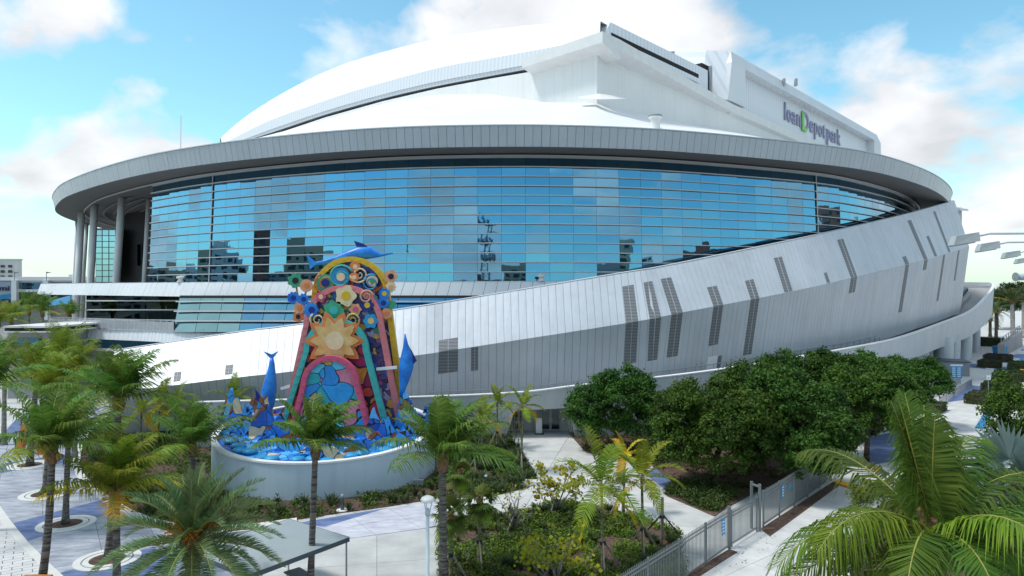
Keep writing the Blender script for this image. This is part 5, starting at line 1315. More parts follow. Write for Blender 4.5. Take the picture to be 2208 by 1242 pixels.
# ------------------------------------------------------------------ plants
WIND = np.array([0.55, 0.12, 0.0])
def unit(v): return v / (np.linalg.norm(v, axis=-1, keepdims=True) + 1e-9)
def frond_mesh(rng, L, az, el, droop, nleaf, ll, lw, ldroop=0.45, wind=0.6, vsh=0.25, mats=('leaf_coco', 'rachis'), rr=0.03, s0=0.10, a0=8, a1=50, stem=0.0):
    n = 12
    d = np.array([math.cos(el) * math.cos(az), math.cos(el) * math.sin(az), math.sin(el)])
    p = np.zeros(3); pts = [p]; dirs = [d]
    for i in range(n):
        s = (i + 1) / n
        d = d + np.array([0, 0, -1.0]) * droop * s / n * 2.2 + WIND * wind * s / n * 1.3
        d = d / np.linalg.norm(d); p = p + d * L / n; pts.append(p); dirs.append(d)
    pts = np.array(pts); dirs = np.array(dirs); S = np.linspace(0, 1, n + 1)
    s = np.repeat(np.linspace(s0, 0.995, nleaf), 2); sg = np.tile([1.0, -1.0], nleaf)
    s = np.clip(s + rng.normal(0, 0.004, len(s)), 0, 1)
    q = np.stack([np.interp(s, S, pts[:, k]) for k in range(3)], 1); t = unit(np.stack([np.interp(s, S, dirs[:, k]) for k in range(3)], 1))
    up = np.tile([0.0, 0.0, 1.0], (len(s), 1)); near = np.abs(t[:, 2]) > 0.97
    up[near] = [-math.cos(az), -math.sin(az), 0.2]
    b = unit(np.cross(t, up)); nn = np.cross(b, t)
    a = np.radians(a0 + (a1 - a0) * s) + rng.normal(0, .04, len(s))
    d0 = unit(b * (sg * np.cos(a))[:, None] + t * np.sin(a)[:, None] + nn * (vsh + rng.normal(0, .055, len(s)))[:, None])
    ln = ll * np.power(np.sin(np.pi * np.clip(.10 + .84 * s, 0, 1)), .65) * rng.uniform(.85, 1.1, len(s))
    g = np.array([0, 0, -1.0]); wd = WIND * wind
    mid = q + d0 * (ln * .5)[:, None] + (g * ldroop * .16 + wd * .12)[None, :] * ln[:, None]
    tip = q + d0 * (ln * .86)[:, None] + (g * ldroop * .75 + wd * .42)[None, :] * ln[:, None] * rng.uniform(.6, 1.3, len(s))[:, None]
    w = lw * (.55 + .45 * np.sin(np.pi * s))
    tw = unit(t + nn * rng.normal(0, .16, len(s))[:, None])
    V = np.stack([q - tw * (w * .35)[:, None], q + tw * (w * .35)[:, None], mid - tw * (w * .5)[:, None], mid + tw * (w * .5)[:, None], tip], 1).reshape(-1, 3)
    k = np.arange(len(s)) * 5
    F4 = np.stack([k, k + 1, k + 3, k + 2], 1); F3 = np.stack([k + 2, k + 3, k + 4], 1)
    # rachis
    base = len(V); R3 = []
    for i in range(n + 1):
        dd = dirs[i]; u = np.cross(dd, [0, 0, 1.0]) if abs(dd[2]) < .97 else np.cross(dd, [0, 1.0, 0]); u /= np.linalg.norm(u); v = np.cross(u, dd)
        r = rr * (1 - .85 * i / n) + .004
        for j in range(3):
            an = 2 * math.pi * j / 3 + .5; R3.append(pts[i] + r * (math.cos(an) * u + math.sin(an) * v))
    FR = [(base + i * 3 + j, base + i * 3 + (j + 1) % 3, base + (i + 1) * 3 + (j + 1) % 3, base + (i + 1) * 3 + j) for i in range(n) for j in range(3)]
    V = np.vstack([V, R3])
    me = fast_mesh('frond', V, [F4, F3, np.array(FR)])
    me.materials.append(MAT(mats[0])); me.materials.append(MAT(mats[1]))
    mi_ = np.zeros(len(me.polygons), dtype=np.int32); mi_[-len(FR):] = 1
    me.polygons.foreach_set('material_index', mi_)
    return me
def trunk(root, base, top, r0, r1, mat, bend=0.0, rings=0):
    a, b = np.array(base, float), np.array(top, float); n = 14; pts = []; rad = []
    for i in range(n + 1):
        f = i / n; p = a + (b - a) * f; p[0] += bend * math.sin(math.pi * f); pts.append(p)
        r = r0 + (r1 - r0) * f + r0 * .55 * math.exp(-f * 14)
        rad.append(r * (1 + .05 * (i % 2)))
    MB().tube(pts, rad, 10).build('trunk', mat, root, True)
def leaf_bases(root, top, r, h, rng, n=9, mat='boot'):
    m = MB()
    for i in range(n):
        a = i * 2.4 + rng.uniform(0, .5); z = -h * .55 + h * (i / n) * .9
        c = np.array(top) + [math.cos(a) * r * .55, math.sin(a) * r * .55, z]
        o = np.array([math.cos(a), math.sin(a), 0]); t = np.array([-math.sin(a), math.cos(a), 0])
        w = r * .65; m.hexa([c - t * w, c + t * w, c + t * w * .8 + o * r * .5, c - t * w * .8 + o * r * .5], [c - t * w * .55 + [0, 0, h * .55] + o * r * .4, c + t * w * .55 + [0, 0, h * .55] + o * r * .4, c + t * w * .4 + [0, 0, h * .5] + o * r * .85, c - t * w * .4 + [0, 0, h * .5] + o * r * .85])
    m.lathe(top, [(r * .9, top[2] - h * .7), (r * 1.35, top[2] - h * .2), (r * 1.1, top[2] + h * .25), (r * .3, top[2] + h * .5)], 10)
    m.build('leaf_bases', mat, root)
def coco(label, pxt, pyt, d, pxb, L, n=17, seed=0, mat='leaf_coco', el0=86, el1=6, nleaf=40, ll=1.0, lw=.085, r=.17, bend=0.0, wind=.75, yellow=1, nuts=0, droop=.62, trunk_mat='trunk_coco', group='coconut palms around the sculpture', name='coconut_palm', base_d=None, ld=.75):
    rng = np.random.default_rng(seed + 100)
    top = P(pxt, pyt, d); base = np.array([(pxb - 1104) / 1500 * d, (base_d or d), 0.0])
    o = thing(name, label, 'palm tree', base, group)
    trunk(o, base, top - [0, 0, .1], r, r * .8, trunk_mat, bend)
    leaf_bases(o, top, r * 1.15, .75 * min(1, L / 2.8), rng)
    o0 = origin(o); az0 = rng.uniform(0, 6.28); n = int(n * .95); L = L * 1.05
    for i in range(n):
        f = (i + .5) / n; el = R(el0 + (el1 - el0) * f ** 1.05) + rng.normal(0, .08)
        az = az0 + i * 2.39996 + rng.normal(0, .12)
        lf = L * (.72 + .28 * min(1, f * 2.2)) * rng.uniform(.92, 1.08)
        mt = mat if i < n - yellow else 'leaf_yellow' if seed % 3 == 0 else 'leaf_coco_y'
        me = frond_mesh(rng, lf, az, el, droop * rng.uniform(.7, 1.25), nleaf, ll * L / 2.9, lw, ld, wind, .30, (mt, 'rachis'), .03 * L / 2.8)
        link('frond', me, None, o, tuple(top + [0, 0, .25] - o0))
    for i in range(nuts):
        a = i * 2.1; c = top + [math.cos(a) * r * 1.5, math.sin(a) * r * 1.5, -.15 - .05 * (i % 2)]
        MB().lathe(c, [(.02, c[2] - .14), (.09, c[2] - .09), (.12, c[2]), (.08, c[2] + .1), (.02, c[2] + .14)], 8).build('coconut', 'coconut', o, True)
    return o
coco('tall coconut palm at the far left front with a dark leaning trunk', 112, 975, 31, 84, 3.0, 19, 1, nuts=4, bend=.12, r=.17)
coco('coconut palm with a straight black trunk in a white tree ring on the blue band', 147, 945, 41.2, 141, 3.7, 17, 2, 'leaf_coco', nuts=0, r=.17)
coco('coconut palm behind the leftmost one, its grey trunk in the second tree ring', 112, 858, 47.1, 98, 3.4, 17, 3, 'leaf_coco_y', r=.2)
coco('coconut palm farthest left on the walkway, trunk hiding the orange letter', 78, 820, 54.8, 64, 3.6, 17, 4, 'leaf_coco_y', r=.22)
coco('low yellow-green coconut palm with drooping gold fronds in front of the planting bed', 251, 1068, 32.0, 252, 3.1, 19, 6, 'leaf_coco_y', yellow=4, r=.17, nuts=2, wind=.95)
coco('tall coconut palm rising behind the yellow one, crown against the white wall', 256, 868, 36.0, 236, 3.2, 19, 5, 'leaf_coco', r=.2, wind=.7)
coco('coconut palm in the bed just left of the blue drum', 414, 965, 47.5, 416, 3.9, 18, 8, 'leaf_coco', r=.2, wind=1.0)
coco('coconut palm standing in front of the blue drum and the arches', 680, 968, 31.0, 668, 2.45, 20, 10, 'leaf_coco', r=.155, wind=1.15, nleaf=42, ll=1.05)
coco('coconut palm beside the pale blue lamp post, right of the drum', 954, 992, 31.5, 956, 3.25, 20, 11, 'leaf_coco', r=.19, wind=.95, nleaf=42)
coco('coconut palm reaching in from the left edge of the picture', -35, 850, 40, -45, 3.7, 15, 12, 'leaf_coco', r=.2, yellow=2)
# near palm at the lower right
def near_palm():
    rng = np.random.default_rng(77); d = 15.5; top = P(2010, 1165, d); base = np.array([top[0] + .3, d + .2, 0])
    o = thing('coconut_palm', 'large coconut palm closest to the viewer filling the lower right corner', 'palm tree', base, 'coconut palms around the sculpture')
    trunk(o, base, top, .2, .17, 'trunk_coco', .1); leaf_bases(o, top, .24, .9, rng, 10)
    o0 = origin(o)
    #      azimuth  elev  length droop wind
    spec = [(200, 30, 3.4, 1.25, .1), (188, 17, 3.8, 1.05, .0), (192, -2, 3.9, .5, .0), (165, 78, 3.5, .45, .25), (140, 76, 3.5, .5, .2), (100, 76, 3.7, .55, .2), (70, 66, 3.8, .7, .35), (40, 55, 3.9, .9, .4), (10, 42, 3.8, 1.25, .3), (350, 30, 3.8, 1.3, .2), (335, 15, 3.6, .9, .1), (355, 5, 4.0, .5, .1), (25, 20, 3.8, .8, .2), (290, 40, 3.0, 1.5, 0), (265, 20, 2.6, 1.3, 0), (230, 20, 2.9, 1.2, 0), (120, 40, 3.5, .9, .2), (60, 84, 3.0, .25, .2), (310, 5, 3.0, .9, 0), (215, -8, 3.0, .8, 0)]
    for i, (az, el, L, dr, wi) in enumerate(spec):
        mt = 'leaf_coco_y' if i in (0, 1, 11, 13) else 'leaf_coco_near'
        me = frond_mesh(rng, L * (1.05 if el < 45 else .84), R(az), R(el), dr, 84, 1.15, .055, .95, wi, .22, (mt, 'rachis'), .035)
        link('frond', me, None, o, tuple(top + [0, 0, .2] - o0))
near_palm()
# date palm with orange fruit stalks
def date_palm(label, pxt, pyt, d, L, n, seed, trunk_mat='bark', fruit=True, mat='leaf_date', r=.26, nleaf=58, ll=.34, lw=.03, pxb=None, el1=-35, droop=.8, group='date palms', name='date_palm'):
    rng = np.random.default_rng(seed); top = P(pxt, pyt, d); base = np.array([((pxb or pxt) - 1104) / 1500 * d, d, 0])
    o = thing(name, label, 'palm tree', base, group)
    trunk(o, base, top, r, r * .95, trunk_mat); leaf_bases(o, top, r * 1.2, .8, rng, 12)
    o0 = origin(o)
    for i in range(n):
        f = (i + .5) / n; el = R(82 + (el1 - 82) * f); az = i * 2.39996 + rng.normal(0, .1)
        me = frond_mesh(rng, L * rng.uniform(.9, 1.05) * (.75 + .25 * min(1, f * 2)), az, el, droop * rng.uniform(.8, 1.2), nleaf, ll * L / 2.8, lw, .10, .12, .5, (mat, 'rachis'), .032, .14, 35, 55)
        link('frond', me, None, o, tuple(top + [0, 0, .2] - o0))
    if fruit:
        for i in range(5):
            az = [2.2, 4.1, 5.0, .4, 3.3][i]; m = MB()
            c = top + [0, 0, .55]; e = c + np.array([math.cos(az), math.sin(az), .35]) * .75
            for k in range(26):
                t_ = e + rng.normal(0, .20, 3) * [1, 1, .9] + [0, 0, -.12]
                m.bar(c + (e - c) * rng.uniform(.5, 1), t_, .022)
            m.build('fruit_stalk', 'fruit_orange', o)
date_palm('date palm with grey-green feathery crown and orange fruit stalks at the bottom', 415, 1180, 25.5, 3.6, 58, 21, nleaf=66, ll=.48, lw=.05)

def stakes(root, g, h, r, n=3, a0=.4, mat='wood_stake'):
    for k in range(n):
        a = a0 + 2 * math.pi * k / n
        MB().bar((g[0] + r * math.cos(a), g[1] + r * math.sin(a), 0.03), (g[0] + .1 * math.cos(a), g[1] + .1 * math.sin(a), h), .07).build('stake', mat, root)
    MB().lathe(g, [(.15, h - .12), (.15, h + .04)], 8).build('stake_collar', 'black', root)
def small_palm(label, pxt, pyt, pxb, pyb, L, n, seed, mat='leaf_lime', stake=True, yellow=2, ll=.42, lw=.05, wind=.5, mix=None, el1=-40):
    rng = np.random.default_rng(seed); g = G(pxb, pyb); d = g[1]; top = P(pxt, pyt, d)
    o = thing('young_palm', label, 'palm tree', g, 'young staked palms in the planting')
    trunk(o, g, top, .085, .06, 'trunk_green'); o0 = origin(o)
    MB().tube([top - [0, 0, .6], top - [0, 0, .1], top + [0, 0, .25]], [.075, .085, .03], 8).build('crown_shaft', 'trunk_green' if seed % 2 else 'boot', o, True)
    for i in range(n):
        f = (i + .5) / n; el = R(80 + (el1 - 80) * f); az = i * 2.39996 + rng.normal(0, .15) + seed
        mt = 'leaf_yellow' if i >= n - yellow else mat
        me = frond_mesh(rng, L * 1.2 * rng.uniform(.85, 1.1), az, el, 1.0, 30, 1.25 * ll * L / 1.6, lw * 1.7, .35, wind, .35, (mt, 'rachis'), .02)
        link('frond', me, None, o, tuple(top - o0))
    if stake: stakes(o, g, 1.5, 1.1, 3, seed)
small_palm('young palm with a thin trunk left of the entry path, nearest the building', 1072, 866, 1072, 968, 1.7, 10, 31, 'leaf_coco_y', yellow=1)
small_palm('young staked palm with one hanging golden frond at the path edge', 1127, 876, 1124, 1018, 1.7, 10, 32, 'leaf_coco_y')
small_palm('young staked palm with a golden frond half hidden behind the lamp post palm', 1040, 900, 1036, 1012, 1.6, 9, 33, 'leaf_coco_y', yellow=3)
small_palm('bright lime young palm, largest in the central bed', 1297, 1046, 1300, 1235, 2.3, 13, 34, 'leaf_lime', yellow=1, ll=.5)
small_palm('yellow young palm at the back of the central bed', 1347, 985, 1344, 1112, 1.5, 10, 35, 'leaf_yellow', yellow=5)
small_palm('lime young staked palm right of centre beside the picket fence', 1384, 1030, 1387, 1202, 2.1, 11, 36, 'leaf_lime', yellow=1)
small_palm('yellow-green young palm in the left bed, nearest the white ramp wall', 345, 868, 340, 950, 2.4, 11, 37, 'leaf_lime', False, 4)
small_palm('yellow-green young palm half hidden behind the tall left palm crown', 305, 888, 302, 965, 2.3, 11, 38, 'leaf_lime', False, 3)
small_palm('yellow-green young palm between the two left coconut crowns', 378, 876, 376, 955, 2.2, 11, 39, 'leaf_coco_y', False, 2)
small_palm('yellow-green young palm just left of the leaping blue form', 505, 862, 500, 945, 2.2, 10, 40, 'leaf_lime', False, 1)

def fan_leaf(rng, Lp, az, el, rad, nseg, mats, spread=235, droop=.25):
    d = np.array([math.cos(el) * math.cos(az), math.cos(el) * math.sin(az), math.sin(el)])
    pts = [np.zeros(3)]; dd = d.copy()
    for i in range(5):
        dd = dd + [0, 0, -.10]; dd = dd / np.linalg.norm(dd); pts.append(pts[-1] + dd * Lp / 5)
    hub = pts[-1]; b = np.cross(dd, [0, 0, 1.0]); b /= (np.linalg.norm(b) + 1e-6); nn = np.cross(b, dd)
    V = []; F4 = []; F3 = []
    for i in range(nseg):
        a = R(-spread / 2 + spread * i / (nseg - 1)); w = rad * R(spread) / nseg * .62
        e = dd * math.cos(a) + b * math.sin(a) + nn * (.18 * math.cos(a * 2) + rng.normal(0, .05)); e /= np.linalg.norm(e)
        s = np.cross(e, nn); s /= np.linalg.norm(s); r_ = rad * (1 - .12 * abs(a)) * rng.uniform(.92, 1.06)
        k = len(V); V += [hub - s * w * .1, hub + s * w * .1, hub + e * r_ * .55 - s * w * .62, hub + e * r_ * .55 + s * w * .62, hub + e * r_ + np.array([0, 0, -droop * r_ * rng.uniform(.6, 1.4)])]
        F4.append((k, k + 1, k + 3, k + 2)); F3.append((k + 2, k + 3, k + 4))
    nl_ = len(F4) + len(F3); k0 = len(V); FR = []
    for i, p in enumerate(pts):
        for j in range(3):
            an = 2.09 * j; V.append(p + .014 * (math.cos(an) * b + math.sin(an) * nn))
    for i in range(5):
        for j in range(3): FR.append((k0 + i * 3 + j, k0 + i * 3 + (j + 1) % 3, k0 + (i + 1) * 3 + (j + 1) % 3, k0 + (i + 1) * 3 + j))
    me = fast_mesh('fan_leaf', np.array(V), [np.array(F4), np.array(F3), np.array(FR)])
    me.materials.append(MAT(mats[0])); me.materials.append(MAT(mats[1]))
    mi_ = np.zeros(len(me.polygons), dtype=np.int32); mi_[nl_:] = 1; me.polygons.foreach_set('material_index', mi_)
    return me
def fan_palm(label, pxt, pyt, d, pxb, n, Lp, rad, seed, mat='leaf_fan', r=.09, stake=True, nseg=22, group='fan palms in the planting', tm='trunk_green', el1=-45, droop=.3):
    rng = np.random.default_rng(seed); top = P(pxt, pyt, d); g = np.array([(pxb - 1104) / 1500 * d, d, 0])
    o = thing('fan_palm', label, 'palm tree', g, group); trunk(o, g, top, r, r, tm); o0 = origin(o)
    leaf_bases(o, top, r * 1.4, .5, rng, 8)
    for i in range(n):
        f = (i + .5) / n; me = fan_leaf(rng, Lp * rng.uniform(.8, 1.1), i * 2.39996 + seed, R(80 + (el1 - 80) * f), rad * rng.uniform(.85, 1.1), nseg, (mat if i < n - 2 or mat == 'leaf_silver' else 'leaf_coco_y', 'rachis'), 230, droop)
        link('fan_leaf', me, None, o, tuple(top - o0))
    if stake: stakes(o, g, 1.3, 1.0, 3, seed)
fan_palm('fan palm with dark glossy leaves in the middle of the three beside the lamp post', 1035, 1082, 35.0, 1033, 16, .55, .72, 51)
fan_palm('fan palm with fraying yellow leaf tips right behind the lamp post trunk', 972, 1112, 33.2, 972, 16, .55, .75, 52)
fan_palm('fan palm farthest back of the three, close to the blue drum', 992, 1020, 41.5, 990, 15, .55, .75, 53)
fan_palm('silver-blue fan palm behind the large near palm at the right edge', 2185, 1050, 22.0, 2185, 20, .9, 1.3, 54, 'leaf_silver', .22, False, 30, 'silver fan palms', 'trunk_grey', -25, .06)

# ---- leaf clouds
def cards(C, N_, size, rng, asp=.55, jit=.7):
    """one diamond leaf per centre C, facing roughly N_"""
    n = len(C); N_ = unit(N_ + rng.normal(0, jit, (n, 3))); a = unit(np.cross(N_, rng.normal(0, 1, (n, 3)))); b = np.cross(N_, a)
    s = size * rng.uniform(.45, 1.5, n); l = (s * .5)[:, None]; w = (s * .5 * asp)[:, None]
    V = np.stack([C - a * l, C + b * w + N_ * w * .25, C + a * l, C - b * w + N_ * w * .25], 1).reshape(-1, 3)
    k = np.arange(n) * 4
    return V, np.stack([k, k + 1, k + 2, k + 3], 1)
def crown_pts(blobs, rng, per, clump, leaves):
    Cs, Ns = [], []
    for (c, r) in blobs:
        c = np.array(c, float); r = np.array(r if hasattr(r, '__len__') else (r, r, r), float)
        k = max(8, int(per * (r[0] * r[1] * r[2]) ** (2 / 3)))
        u = unit(rng.normal(0, 1, (k, 3))); u[:, 2] = np.where(u[:, 2] < -.55, -u[:, 2], u[:, 2])
        q = c + u * r * rng.uniform(.68, 1.06, (k, 1))
        # drop clumps buried deep inside another blob
        keep = np.ones(k, bool)
        for (c2, r2) in blobs:
            r2 = np.array(r2 if hasattr(r2, '__len__') else (r2, r2, r2), float)
            if np.allclose(c, c2): continue
            keep &= (((q - c2) / r2) ** 2).sum(1) > .45
        keep &= rng.uniform(0, 1, k) > .10
        q = q[keep]; u = u[keep]
        o = rng.normal(0, 1, (len(q), leaves, 3)); o = unit(o) * (rng.uniform(0, 1, (len(q), leaves, 1)) ** .5)
        cs = clump * rng.uniform(.6, 1.35, (len(q), 1, 1))
        L = q[:, None, :] + o * cs * [1, 1, .75]
        nn = unit(o + u[:, None, :] * .6 + np.array([0, 0, .55]))
        Cs.append(L.reshape(-1, 3)); Ns.append(nn.reshape(-1, 3))
    return np.vstack(Cs), np.vstack(Ns)
def broad_tree(label, px_, py_, d, rx, rz, seed, mat='leaf_dark', per=30, clump=.52, leaves=64, size=.20, nb=11, group='dark evergreen trees by the ramp', name='evergreen_tree', trunk_r=.2, ry=None, zmin=.5):
    """crown centred on photo pixel (px_, py_) at distance d"""
    rng = np.random.default_rng(seed); c = P(px_, py_, d); g = np.array([c[0], c[1], 0]); o = thing(name, label, 'tree', g, group)
    blobs = [(c, (rx * .72, (ry or rx) * .72, rz * .78))]
    for i in range(nb):
        a = i * 2.39996 + rng.uniform(0, .6); h = rng.uniform(-.55, .75); k = math.sqrt(max(0, 1 - h * h * .8))
        rr_ = rng.uniform(.30, .48)
        blobs.append((c + np.array([math.cos(a) * rx * k * .68, math.sin(a) * (ry or rx) * k * .68, h * rz * .72]), (rx * rr_, (ry or rx) * rr_, rz * rr_ * 1.05)))
    for i in range(nb * 2):                                  # ragged tufts standing proud of the crown
        a = i * 2.39996 + rng.uniform(0, .9); h = rng.uniform(-.3, .95); k = math.sqrt(max(0, 1 - h * h))
        rr_ = rng.uniform(.13, .24)
        blobs.append((c + np.array([math.cos(a) * rx * k * .88, math.sin(a) * (ry or rx) * k * .88, h * rz * .92]), (rx * rr_, (ry or rx) * rr_, rz * rr_ * 1.35)))
    C, N_ = crown_pts(blobs, rng, per, clump, leaves); kp = C[:, 2] > zmin * rng.uniform(.5, 1.5, len(C)); C, N_ = C[kp], N_[kp]
    V, Fq = cards(C, N_, size, rng)
    me = fast_mesh('crown', V - g, [Fq]); link('crown', me, mat, o)
    tp = np.array([c[0], c[1], max(1.0, c[2] - rz * .25)])
    MB().tube([g, g + (tp - g) * .5 + [.08, 0, 0], tp], [trunk_r * 1.2, trunk_r, trunk_r * .7], 10).build('trunk', 'bark', o, True)
    for i in range(6):
        b = np.array(blobs[1 + i][0]); s = g + (tp - g) * rng.uniform(.55, .95)
        MB().tube([s, s + (b - s) * .55 + [0, 0, .15], b], [trunk_r * .5, trunk_r * .3, .03], 6).build('limb', 'bark', o, True)
    return o
broad_tree('dense dark evergreen right of the entrance doors, smaller and rounder', 1327, 884, 59, 3.7, 3.3, 61, 'leaf_dark')
broad_tree('largest dark evergreen behind the gate, left half of the big mass', 1545, 942, 48.5, 4.3, 4.0, 62, 'leaf_dark_b', zmin=.6)
broad_tree('largest dark evergreen behind the gate, right half over the shaded fence', 1702, 938, 48.0, 4.0, 4.0, 63, 'leaf_dark', zmin=1.0)
broad_tree('dark evergreen peeking between the big pair against the ramp parapet', 1628, 878, 55, 3.6, 3.3, 64, 'leaf_dark_b', zmin=1.0)
broad_tree('rounded dark evergreen under the ramp parapet, left of the far row', 1684, 822, 66, 2.7, 2.6, 65, 'leaf_dark')
broad_tree('dark evergreen in the far row under the parapet, second from the left', 1795, 834, 64, 3.3, 3.1, 66, 'leaf_dark')
broad_tree('dark evergreen in the far row under the parapet, in its middle', 1885, 834, 66, 3.4, 3.0, 67, 'leaf_dark_b')
broad_tree('dark evergreen at the right end of the far row near the ramp piers', 1968, 832, 70, 3.1, 3.0, 68, 'leaf_dark')
broad_tree('dark evergreen in front of the far row above the shaded fence end', 1868, 882, 56, 3.9, 3.4, 69, 'leaf_dark_b', zmin=2.4)
broad_tree('leafy tree cut off by the right edge of the picture', 2235, 915, 30, 1.9, 2.2, 70, 'leaf_dark_b', per=60, clump=.35, leaves=40, size=.13, group='trees at the right edge')
broad_tree('bushy shrub behind the large near palm at the bottom right', 1900, 1100, 27, 1.2, 1.0, 71, 'leaf_ground', per=22, clump=.3, leaves=40, size=.1, nb=6, group='shrubs near the corner', name='shrub', trunk_r=.06, zmin=.1)
broad_tree('low shrub under the fronds of the near palm beside the sidewalk', 1800, 1200, 27, 1.1, .8, 72, 'leaf_hedge', per=22, clump=.3, leaves=36, size=.1, nb=6, group='shrubs near the corner', name='shrub', trunk_r=.06, zmin=.05)
broad_tree('green shrub at the very bottom behind the near palm trunk', 2060, 1235, 22, 1.7, 1.0, 73, 'leaf_ground', per=22, clump=.3, leaves=36, size=.1, nb=6, group='shrubs near the corner', name='shrub', trunk_r=.06, zmin=.05)
# far trees beyond the right end
for i, (x, y, d, rx, rz) in enumerate([(2150, 655, 235, 5.5, 5.0), (2185, 645, 240, 6.5, 6.0), (2225, 650, 230, 7, 6.5), (2260, 655, 250, 8, 7)]):
    broad_tree(['far tree next to the ramp house at the right', 'far tree behind the tall royal palm', 'far tree cut by the right edge of the picture', 'far tree just beyond the right edge'][i], x, y, d, rx, rz, 80 + i, 'leaf_far', per=7, clump=1.0, leaves=26, size=.55, nb=7, group='trees beyond the east plaza', name='far_tree', trunk_r=.4)
date_palm('shaggy date palm in front of the far trees, left of the royal palm', 2148, 672, 190, 4.2, 16, 91, fruit=False, nleaf=22, ll=.8, lw=.10, r=.4, group='palms of the east plaza')
date_palm('second shaggy date palm standing close behind the first one', 2135, 690, 200, 3.8, 14, 92, fruit=False, nleaf=22, ll=.8, lw=.10, r=.4, group='palms of the east plaza')
coco('royal palm with a pale smooth trunk at the far right', 2182, 652, 185, 2184, 4.5, 14, 93, 'leaf_far', nleaf=24, lw=.12, r=.5, wind=.2, trunk_mat='trunk_royal', group='palms of the east plaza', name='royal_palm')
coco('royal palm with a pale trunk touching the right edge', 2207, 648, 195, 2207, 4.5, 14, 94, 'leaf_far', nleaf=24, lw=.12, r=.5, wind=.2, trunk_mat='trunk_royal', group='palms of the east plaza', name='royal_palm')
# palms on the far west plaza
for i, (xt, yt, d, xb, L, lab) in enumerate([(62, 672, 98, 61, 3.3, 'dark palm in the far left background with the pale trunk'), (92, 676, 96, 93, 3.2, 'dark palm in the far left background next to the terrace railing'), (24, 692, 92, 24, 3.2, 'lighter palm in the far left background before the banner'), (150, 682, 108, 150, 2.9, 'dark low palm beneath the white ledge end'), (-5, 700, 84, -5, 3.2, 'light green palm cut by the left edge in the background'), (128, 768, 62, 122, 3.5, 'bright green palm in the middle distance before the terrace'), (165, 800, 57, 160, 3.0, 'yellow-green palm in the middle distance left of the tall crown'), (10, 790, 62, 8, 3.4, 'palm with grey-green fronds at the left edge in the middle distance')]):
    coco(lab, xt, yt, d, xb, L, 15, 120 + i, 'leaf_coco_y' if i in (2, 4, 5, 6) else 'leaf_coco', nleaf=30, lw=.07, r=.2, group='palms of the west plaza', trunk_mat='trunk_grey', yellow=1)
# hedges
def hedge(label, g, hx, hy, hz, ang, seed, mat='leaf_hedge', size=.16):
    rng = np.random.default_rng(seed); o = thing('box_hedge', label, 'hedge', g, 'clipped hedges on the east plaza')
    A = 2 * (hx + hy) * 2 * hz + 4 * hx * hy; n = int(min(9000, A * 190)); pts = []; ns = []
    for _ in range(n):
        r_ = rng.uniform(0, A)
        if r_ < 4 * hx * hy: p = (rng.uniform(-hx, hx), rng.uniform(-hy, hy), 2 * hz); nn = (0, 0, 1)
        elif rng.uniform() < hx / (hx + hy): s = rng.choice([-1, 1]); p = (rng.uniform(-hx, hx), s * hy, rng.uniform(0, 2 * hz)); nn = (0, s, 0)
        else: s = rng.choice([-1, 1]); p = (s * hx, rng.uniform(-hy, hy), rng.uniform(0, 2 * hz)); nn = (s, 0, 0)
        pts.append(p); ns.append(nn)
    q = np.array(pts) + rng.normal(0, .05, (n, 3)); q[:, 2] = np.maximum(q[:, 2] + .10 * np.sin(q[:, 0] * 2.1 + seed) - .08, .02)
    ca, sa = math.cos(ang), math.sin(ang); Rm = np.array([[ca, -sa, 0], [sa, ca, 0], [0, 0, 1]])
    V, Fq = cards(q @ Rm.T, np.array(ns, float) @ Rm.T, size, rng, .6, .6)
    link('foliage', fast_mesh('foliage', V, [Fq]), mat, o)
    MB().obox(np.array(g) + [0, 0, hz * .94], Rm @ [hx * .93, 0, 0], Rm @ [0, hy * .93, 0], (0, 0, hz * .9)).build('inner_twigs', 'bark', o)
ha = R(48)
hedge('nearest clipped hedge along the blue kerb, olive topped', G(2128, 868), 3.0, 1.9, .55, ha, 1)
hedge('second clipped hedge along the blue kerb, darkest green', G(2159, 843), 3.2, 1.9, .6, ha, 2)
hedge('third clipped hedge along the blue kerb beside the yellow block', G(2180, 818), 3.4, 2.0, .6, ha, 3)
hedge('small square hedge at the foot of the ramp piers', G(2134, 792), 1.8, 1.6, .6, ha, 4)
hedge('reddish rounded hedge between the small square one and the grey wall', G(2152, 778), 3.2, 2.0, .6, ha, 5, 'leaf_hedge_red')
hedge('green hedge cut by the right edge of the picture', G(2208, 796), 3.2, 2.0, .6, ha, 6)
hedge('dark hedge beneath the near palm fronds close to the barriers', G(2010, 886), 1.6, 1.2, .5, ha, 7)
hedge('dark bush beside the farthest ramp pier', G(2135, 745), 3.5, 2.5, .9, ha, 8)

